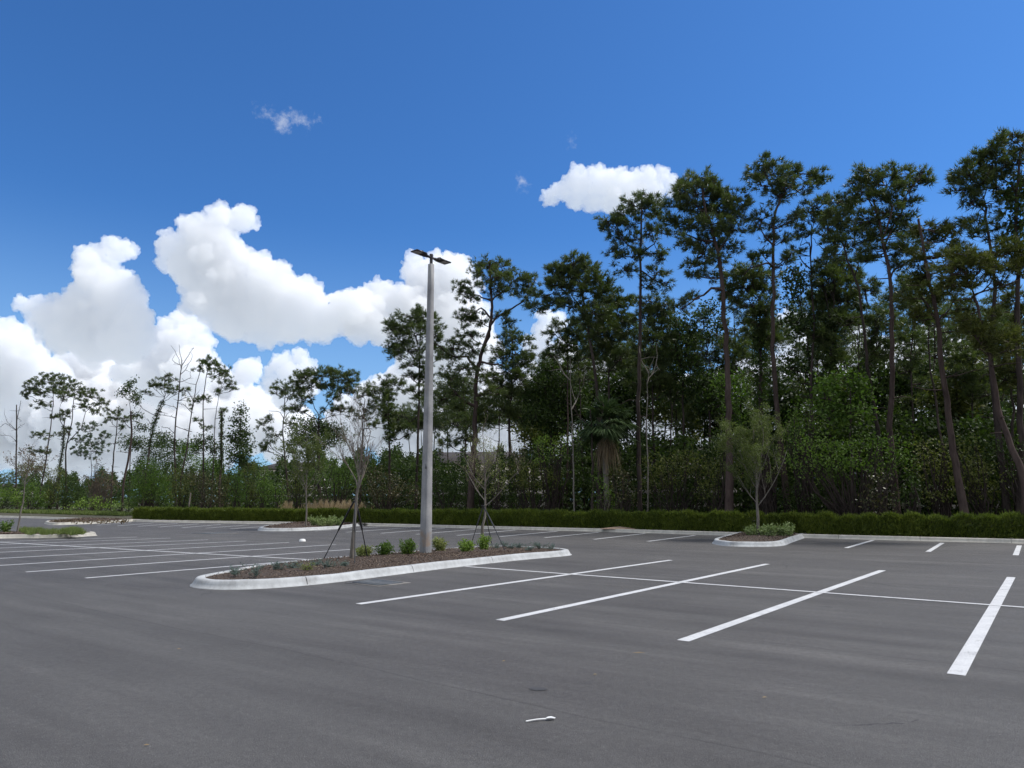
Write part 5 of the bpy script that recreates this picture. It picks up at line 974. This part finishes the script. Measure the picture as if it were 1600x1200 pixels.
# ---------------------------------------------------------------- sky, sun, camera
SUN_EL, SUN_AZ = math.radians(56), math.radians(80)      # azimuth measured clockwise from +Y
sd = np.array((math.sin(SUN_AZ) * math.cos(SUN_EL), math.cos(SUN_AZ) * math.cos(SUN_EL), math.sin(SUN_EL)))
world = bpy.data.worlds.new('World'); scene.world = world; world.use_nodes = True; nt = world.node_tree
bg = nt.nodes['Background']
sky = ND(nt, 'ShaderNodeTexSky', sky_type='NISHITA'); sky.sun_disc = False; sky.sun_elevation = SUN_EL; sky.sun_rotation = SUN_AZ
sky.air_density = 1.0; sky.dust_density = .5; sky.ozone_density = 2.2; sky.altitude = 10
tc = ND(nt, 'ShaderNodeTexCoord'); D = tc.outputs['Generated']
def pxd(x, y): d = ray(x, y); return d / np.linalg.norm(d)
# cloud bodies: (x, y, radius) in photo pixels, turned into directions in the sky
CLOUDS = [
 ('big towering cumulus cloud between the left pines and the lamp post', 2600, [(378, 342, 24), (348, 348, 28), (400, 352, 10), (305, 368, 32), (270, 385, 26), (330, 385, 42), (262, 410, 20), (300, 415, 42), (352, 400, 40), (345, 440, 52), (395, 420, 30), (420, 440, 36), (385, 460, 50), (440, 462, 42), (475, 470, 34), (485, 440, 10), (320, 470, 34), (365, 490, 42), (420, 495, 45), (470, 495, 42), (515, 492, 36), (550, 480, 30), (540, 500, 30), (395, 515, 24), (450, 515, 26), (500, 512, 28), (330, 448, 34)]),
 ('cumulus ridge running from the big cloud to behind the lamp post', 2700, [(565, 478, 28), (594, 462, 26), (575, 500, 34), (612, 480, 34), (600, 510, 36), (640, 490, 38), (560, 515, 26)]),
 ('bright cumulus tower directly behind the lamp heads', 2800, [(650, 430, 24), (648, 412, 18), (668, 445, 34), (680, 408, 18), (690, 425, 28), (715, 415, 22), (712, 440, 36), (695, 465, 44), (725, 470, 34), (655, 475, 36), (705, 505, 48), (660, 515, 44), (735, 510, 36), (700, 550, 50), (650, 550, 36), (750, 545, 34)]),
 ('leftmost tall cumulus cloud, leaning tower above the left pines', 2600, [(172, 382, 16), (190, 392, 20), (208, 392, 12), (140, 403, 22), (162, 410, 26), (134, 425, 22), (155, 440, 36), (180, 460, 36), (140, 470, 38), (205, 470, 26), (100, 490, 28), (60, 485, 22), (36, 476, 14), (85, 505, 30), (130, 505, 42), (180, 505, 42), (215, 500, 30), (100, 525, 34), (150, 535, 38), (200, 535, 36), (226, 530, 20)]),
 ('low white cumulus right under the gap between the two big clouds', 2900, [(280, 502, 20), (298, 512, 22), (262, 522, 24), (310, 535, 24), (285, 545, 34), (255, 555, 34), (318, 560, 20), (300, 580, 40), (255, 595, 44), (220, 580, 34)]),
 ('hazy white cloud cut by the left edge of the sky', 2900, [(15, 512, 18), (-5, 520, 22), (35, 525, 20), (20, 545, 32), (-20, 560, 40), (55, 560, 24), (30, 590, 44), (80, 590, 30), (-30, 620, 50)]),
 ('small cumulus low between the left pines and the forked pine', 3000, [(470, 560, 15), (445, 568, 18), (428, 578, 14), (480, 575, 16), (460, 590, 22), (430, 600, 20), (480, 605, 20), (450, 625, 24)]),
 ('small bright isolated cumulus above the pine tops', 2500, [(862, 308, 16), (880, 298, 20), (905, 288, 26), (925, 272, 14), (935, 285, 24), (960, 292, 28), (985, 290, 26), (1010, 282, 22), (1032, 272, 14), (1045, 283, 16), (900, 312, 20), (930, 312, 24), (960, 318, 24), (990, 310, 24), (1020, 300, 22), (1050, 298, 14)]),
 ('long low bank of white cloud along the left horizon', 3600, [(100, 600, 44), (150, 590, 44), (190, 620, 50), (130, 650, 60), (60, 650, 50), (0, 680, 60), (250, 650, 55), (310, 630, 44), (340, 590, 26), (390, 580, 22), (365, 620, 40), (390, 665, 50), (310, 690, 60), (220, 700, 60), (100, 710, 60), (450, 680, 50), (-60, 700, 60)]),
 ('pale cloud bank behind the trees from the lamp post to the palm', 3600, [(590, 620, 34), (640, 600, 40), (560, 660, 44), (620, 660, 54), (700, 610, 50), (760, 600, 36), (690, 670, 60), (520, 700, 50), (780, 660, 60), (840, 600, 40), (852, 492, 14), (868, 505, 18), (850, 520, 18), (840, 545, 26), (880, 570, 40), (860, 640, 60), (930, 640, 60), (940, 590, 34), (900, 700, 60), (980, 700, 60), (760, 710, 60), (640, 720, 50)]),
 ('pale cloud bank glimpsed behind the dense right hand pines', 3600, [(1000, 620, 50), (1060, 630, 50), (1040, 690, 60), (1120, 690, 60), (1200, 700, 60), (1130, 600, 26), (1170, 590, 30), (1150, 640, 54), (1230, 500, 16), (1250, 505, 18), (1240, 540, 30), (1210, 600, 44), (1280, 580, 44), (1240, 650, 60), (1340, 520, 20), (1350, 570, 40), (1330, 640, 60), (1410, 560, 36), (1400, 640, 60), (1450, 530, 26), (1490, 560, 40), (1470, 620, 60), (1540, 600, 44), (1560, 660, 60), (1620, 620, 54)]),
]
wisp = [(405, 183, 10), (440, 190, 14), (475, 188, 12), (893, 216, 7), (815, 283, 7)]
def sstep(v, a, b, lo=0.0, hi=1.0):
    m_ = ND(nt, 'ShaderNodeMapRange', interpolation_type='SMOOTHSTEP'); nt.links.new(v, m_.inputs[0])
    for k, q in zip(('From Min', 'From Max', 'To Min', 'To Max'), (a, b, lo, hi)): m_.inputs[k].default_value = q
    return m_.outputs[0]
skyc = mixc(nt, 1.0, sky.outputs[0], SKY_TINT, 'MULTIPLY')
sep = ND(nt, 'ShaderNodeSeparateXYZ'); nt.links.new(D, sep.inputs[0])
# the air whitens towards the horizon
hz = sstep(sep.outputs[2], -.02, .38, .75, 0.0)
skyc = mixc(nt, hz, skyc, tuple(CLOUD_LEVEL * q for q in (.42, .68, .97)))
wacc = None
for x, y, r in wisp:
    dn = ND(nt, 'ShaderNodeVectorMath', operation='DISTANCE'); nt.links.new(D, dn.inputs[0]); dn.inputs[1].default_value = tuple(float(q) for q in pxd(x, y))
    s_ = mth(nt, 'MULTIPLY_ADD', dn.outputs['Value'], -1.0, r / F); wacc = s_ if wacc is None else mth(nt, 'MAXIMUM', wacc, s_)
wn = ND(nt, 'ShaderNodeTexNoise'); wn.inputs['Scale'].default_value = 60; wn.inputs['Detail'].default_value = 6; wn.inputs['Roughness'].default_value = .65; nt.links.new(D, wn.inputs[0])
wm = sstep(mth(nt, 'ADD', wacc, mth(nt, 'MULTIPLY', mth(nt, 'SUBTRACT', wn.outputs[0], .5), .07)), -.004, .022, 0, .42)
def bgn(c):
    b_ = nt.nodes.new('ShaderNodeBackground'); nt.links.new(c, b_.inputs[0]); b_.inputs[1].default_value = SKY_STRENGTH; return b_.outputs[0]
def mixs(f, a, b_):
    m_ = nt.nodes.new('ShaderNodeMixShader'); nt.links.new(f, m_.inputs[0]); nt.links.new(a, m_.inputs[1]); nt.links.new(b_, m_.inputs[2]); return m_.outputs[0]
wispc = mixc(nt, wm, skyc, tuple(CLOUD_LEVEL * q for q in (.9, .94, 1)))
nt.nodes.remove(bg)
# more broken cloud outside the photographed piece of sky, overhead and behind
dt = ND(nt, 'ShaderNodeVectorMath', operation='DOT_PRODUCT'); nt.links.new(D, dt.inputs[0]); dt.inputs[1].default_value = (0, CP, SP)
on = ND(nt, 'ShaderNodeTexNoise'); on.inputs['Scale'].default_value = 1.7; on.inputs['Detail'].default_value = 4; on.inputs['Roughness'].default_value = .55; nt.links.new(D, on.inputs[0])
om = mth(nt, 'MULTIPLY', sstep(on.outputs[0], .36, .50), sstep(dt.outputs['Value'], .52, .62, .92, 0.0))
clear = bgn(mixc(nt, om, wispc, tuple(CLOUD_LEVEL * q for q in (.82, .84, .87))))
nt.links.new(clear, nt.nodes['World Output'].inputs[0])
world.cycles.sampling_method = 'AUTOMATIC'

# ---------------------------------------------------------------- cumulus clouds, kilometres away
def ico(sub):
    import bmesh as bm_
    b_ = bm_.new(); bm_.ops.create_icosphere(b_, subdivisions=sub, radius=1.0)
    v = np.array([q.co[:] for q in b_.verts]); f = np.array([[q.index for q in p_.verts] for p_ in b_.faces]); b_.free(); return v, f
ICO = {2: ico(2), 3: ico(3), 4: ico(4)}
m, nt, bs = mat('cloud_vapour'); nt.nodes.remove(bs)
at = ND(nt, 'ShaderNodeAttribute', attribute_name='body_normal'); ge = ND(nt, 'ShaderNodeNewGeometry')
def vm(op, a, b=None, s=None):
    n_ = ND(nt, 'ShaderNodeVectorMath', operation=op); nt.links.new(a, n_.inputs[0])
    if b is not None: nt.links.new(b, n_.inputs[1])
    if s is not None: n_.inputs['Scale'].default_value = s
    return n_
bmp = ND(nt, 'ShaderNodeBump'); bmp.inputs['Strength'].default_value = .5; bmp.inputs['Distance'].default_value = 14
nt.links.new(noise(nt, ge.outputs['Position'], .028, 6, .6), bmp.inputs['Height'])
nrm = vm('NORMALIZE', vm('ADD', vm('SCALE', bmp.outputs[0], s=.35).outputs[0], vm('SCALE', at.outputs['Vector'], s=.8).outputs[0]).outputs[0]).outputs[0]
df = ND(nt, 'ShaderNodeBsdfDiffuse'); df.inputs[0].default_value = (.93, .94, .95, 1); nt.links.new(nrm, df.inputs['Normal'])
tl = ND(nt, 'ShaderNodeBsdfTranslucent'); tl.inputs[0].default_value = (.22, .225, .235, 1); nt.links.new(nrm, tl.inputs['Normal'])
mx = ND(nt, 'ShaderNodeAddShader'); nt.links.new(df.outputs[0], mx.inputs[0]); nt.links.new(tl.outputs[0], mx.inputs[1])
dt_ = ND(nt, 'ShaderNodeVectorMath', operation='DOT_PRODUCT'); nt.links.new(ge.outputs['Normal'], dt_.inputs[0]); nt.links.new(ge.outputs['Incoming'], dt_.inputs[1])
al = mth(nt, 'ADD', mth(nt, 'ABSOLUTE', dt_.outputs['Value']), mth(nt, 'MULTIPLY', mth(nt, 'SUBTRACT', noise(nt, ge.outputs['Position'], .035, 6, .65), .5), .9))
mr = ND(nt, 'ShaderNodeMapRange', interpolation_type='SMOOTHSTEP'); nt.links.new(al, mr.inputs[0])
for k_, q_ in zip(('From Min', 'From Max', 'To Min', 'To Max'), (.04, .90, 0, 1)): mr.inputs[k_].default_value = q_
tp = ND(nt, 'ShaderNodeBsdfTransparent'); m2 = ND(nt, 'ShaderNodeMixShader'); nt.links.new(mr.outputs[0], m2.inputs[0]); nt.links.new(tp.outputs[0], m2.inputs[1]); nt.links.new(mx.outputs[0], m2.inputs[2])
m, nt, bs = mat('cloud_vapour'); nt.nodes.remove(bs)
vsn = ND(nt, 'ShaderNodeVolumeScatter'); vsn.inputs['Color'].default_value = (1, 1, 1, 1); vsn.inputs['Density'].default_value = CLOUD_DENS; vsn.inputs['Anisotropy'].default_value = 0.0
nt.links.new(vsn.outputs[0], nt.nodes['Material Output'].inputs['Volume']); M['cloud'] = m
import mathutils.noise as mnoise
from mathutils import Vector as Vec
def cloud(label, Yc, lst):
    main = [(P(x, y, Yc + R.uniform(-1, 1) * r * Yc / F * .7), r * Yc / F * .93) for x, y, r in lst]
    cen0 = np.mean([c_ for c_, _ in main], axis=0); Vs = []; Fs = []; Ns = []; n0 = 0
    zb = min(c_[2] - r_ for c_, r_ in main); C_ = np.array([c_ for c_, _ in main]); RR = np.array([r_ for _, r_ in main])
    def add(c_, r_, sub, parent, pc=None):
        nonlocal n0
        v, f = ICO[sub]; a_ = rs.normal(0, 1, (3, 3)); a_ = np.linalg.qr(a_)[0]; vv = v @ a_
        ph_ = rs.uniform(0, 6.28, 6); k3 = rs.normal(0, 2.6, (3, 3)); wob = sum(np.sin(vv @ k3[q] + ph_[q]) for q in range(3)) * .055
        w_ = vv * (1 + wob)[:, None] * r_ + c_; Vs.append(w_); Fs.append(f + n0); n0 += len(v)
        # overall shape direction: away from the parent puff's centre, softened by the whole body
        d_ = unit(w_ - parent) * .65 + unit((w_ - cen0) * (1, 1, 1.6)) * .45; Ns.append(unit(d_))
    def inside(p_, k_): return np.any(np.linalg.norm(C_ - p_, axis=1) < RR * k_)
    for c_, r_ in main:
        add(c_, r_, 4, c_)
        for _ in range(15):
            d_ = unit(rs.normal(0, 1, 3) * (1, .8, 1)); 
            if d_[2] < -.25 and R.random() < .75: continue
            if d_[1] > .5: continue
            r1 = r_ * R.uniform(.26, .50); p_ = c_ + d_ * r_ * R.uniform(.78, .95)
            if inside(p_, .74): continue
            add(p_, r1, 3, c_)
            for _k in range(6):
                e_1 = unit(rs.normal(0, 1, 3) + d_ * 1.0); r2 = r1 * R.uniform(.28, .5); p2 = p_ + e_1 * r1 * R.uniform(.8, .98)
                if e_1[1] > .5 or inside(p2, .80): continue
                add(p2, r2, 2, p_)
    V_ = np.concatenate(Vs); mb_ = MB(); mb_.add(V_ - cen0, np.concatenate(Fs)); tmp = mb_.build('cloud_raw', M['cloud'])
    vx = 1.5 * Yc / F * (1.5 if Yc > 3200 else 1)
    rm = tmp.modifiers.new('r', 'REMESH'); rm.mode = 'VOXEL'; rm.voxel_size = vx
    sm = tmp.modifiers.new('s', 'SMOOTH'); sm.iterations = 5; sm.factor = .5
    me_ = bpy.data.meshes.new_from_object(tmp.evaluated_get(bpy.context.evaluated_depsgraph_get()))
    sm.iterations = 60
    me2 = bpy.data.meshes.new_from_object(tmp.evaluated_get(bpy.context.evaluated_depsgraph_get()))
    n_ = len(me_.vertices); co_ = np.empty(n_ * 3, np.float32); me_.vertices.foreach_get('co', co_); co_ = co_.reshape(-1, 3)
    nb = np.empty(n_ * 3, np.float32); me2.vertex_normals.foreach_get('vector', nb); nb = nb.reshape(-1, 3)
    nn_ = np.empty(n_ * 3, np.float32); me_.vertex_normals.foreach_get('vector', nn_); nn_ = nn_.reshape(-1, 3)
    u_ = Yc / F; fr = np.array([mnoise.fractal(Vec(q) / (9 * u_), .62, 2.1, 5) for q in co_ + 7.3], np.float32)
    co_ = co_ + nn_ * (fr * 4.2 * u_)[:, None]; me_.vertices.foreach_set('co', co_.ravel())
    me_.polygons.foreach_set('use_smooth', np.ones(len(me_.polygons), bool)); me_.update()
    at_ = me_.attributes.new('body_normal', 'FLOAT_VECTOR', 'POINT'); at_.data.foreach_set('vector', nb.ravel())
    if not me_.materials: me_.materials.append(M['cloud'])
    bpy.data.objects.remove(tmp); bpy.data.meshes.remove(me2); me_.name = 'cloud'
    o_ = bpy.data.objects.new('cloud', me_); col.objects.link(o_); o_.location = tuple(float(q) for q in cen0)
    tag(o_, label, 'cloud', None, 'stuff')
for a_ in CLOUDS: cloud(*a_)

sl = bpy.data.lights.new('sun', 'SUN'); sl.energy = SUN_E; sl.angle = math.radians(SUN_ANGLE); sl.color = (1.0, .965, .92)
so = bpy.data.objects.new('sun', sl); col.objects.link(so)
from mathutils import Vector
so.rotation_euler = Vector(tuple(float(q) for q in sd)).to_track_quat('Z', 'Y').to_euler()
cam = bpy.data.cameras.new('camera'); co = bpy.data.objects.new('camera', cam); col.objects.link(co)
cam.sensor_width = 36; cam.lens = 36 * F / 1600; cam.clip_end = 9000; cam.clip_start = .05
co.location = (0, 0, CH); co.rotation_euler = (math.radians(90) + PITCH, 0, 0); scene.camera = co
vs = scene.view_settings; vs.view_transform = 'Standard'; vs.look = 'None'; vs.gamma = 1; vs.exposure = EXPOSURE
scene.cycles.max_bounces = 18; scene.cycles.volume_bounces = 16; scene.cycles.diffuse_bounces = 2; scene.cycles.glossy_bounces = 2; scene.cycles.transmission_bounces = 3; scene.cycles.transparent_max_bounces = 12
scene.cycles.use_denoising = True; scene.cycles.use_adaptive_sampling = True; scene.cycles.adaptive_threshold = .015
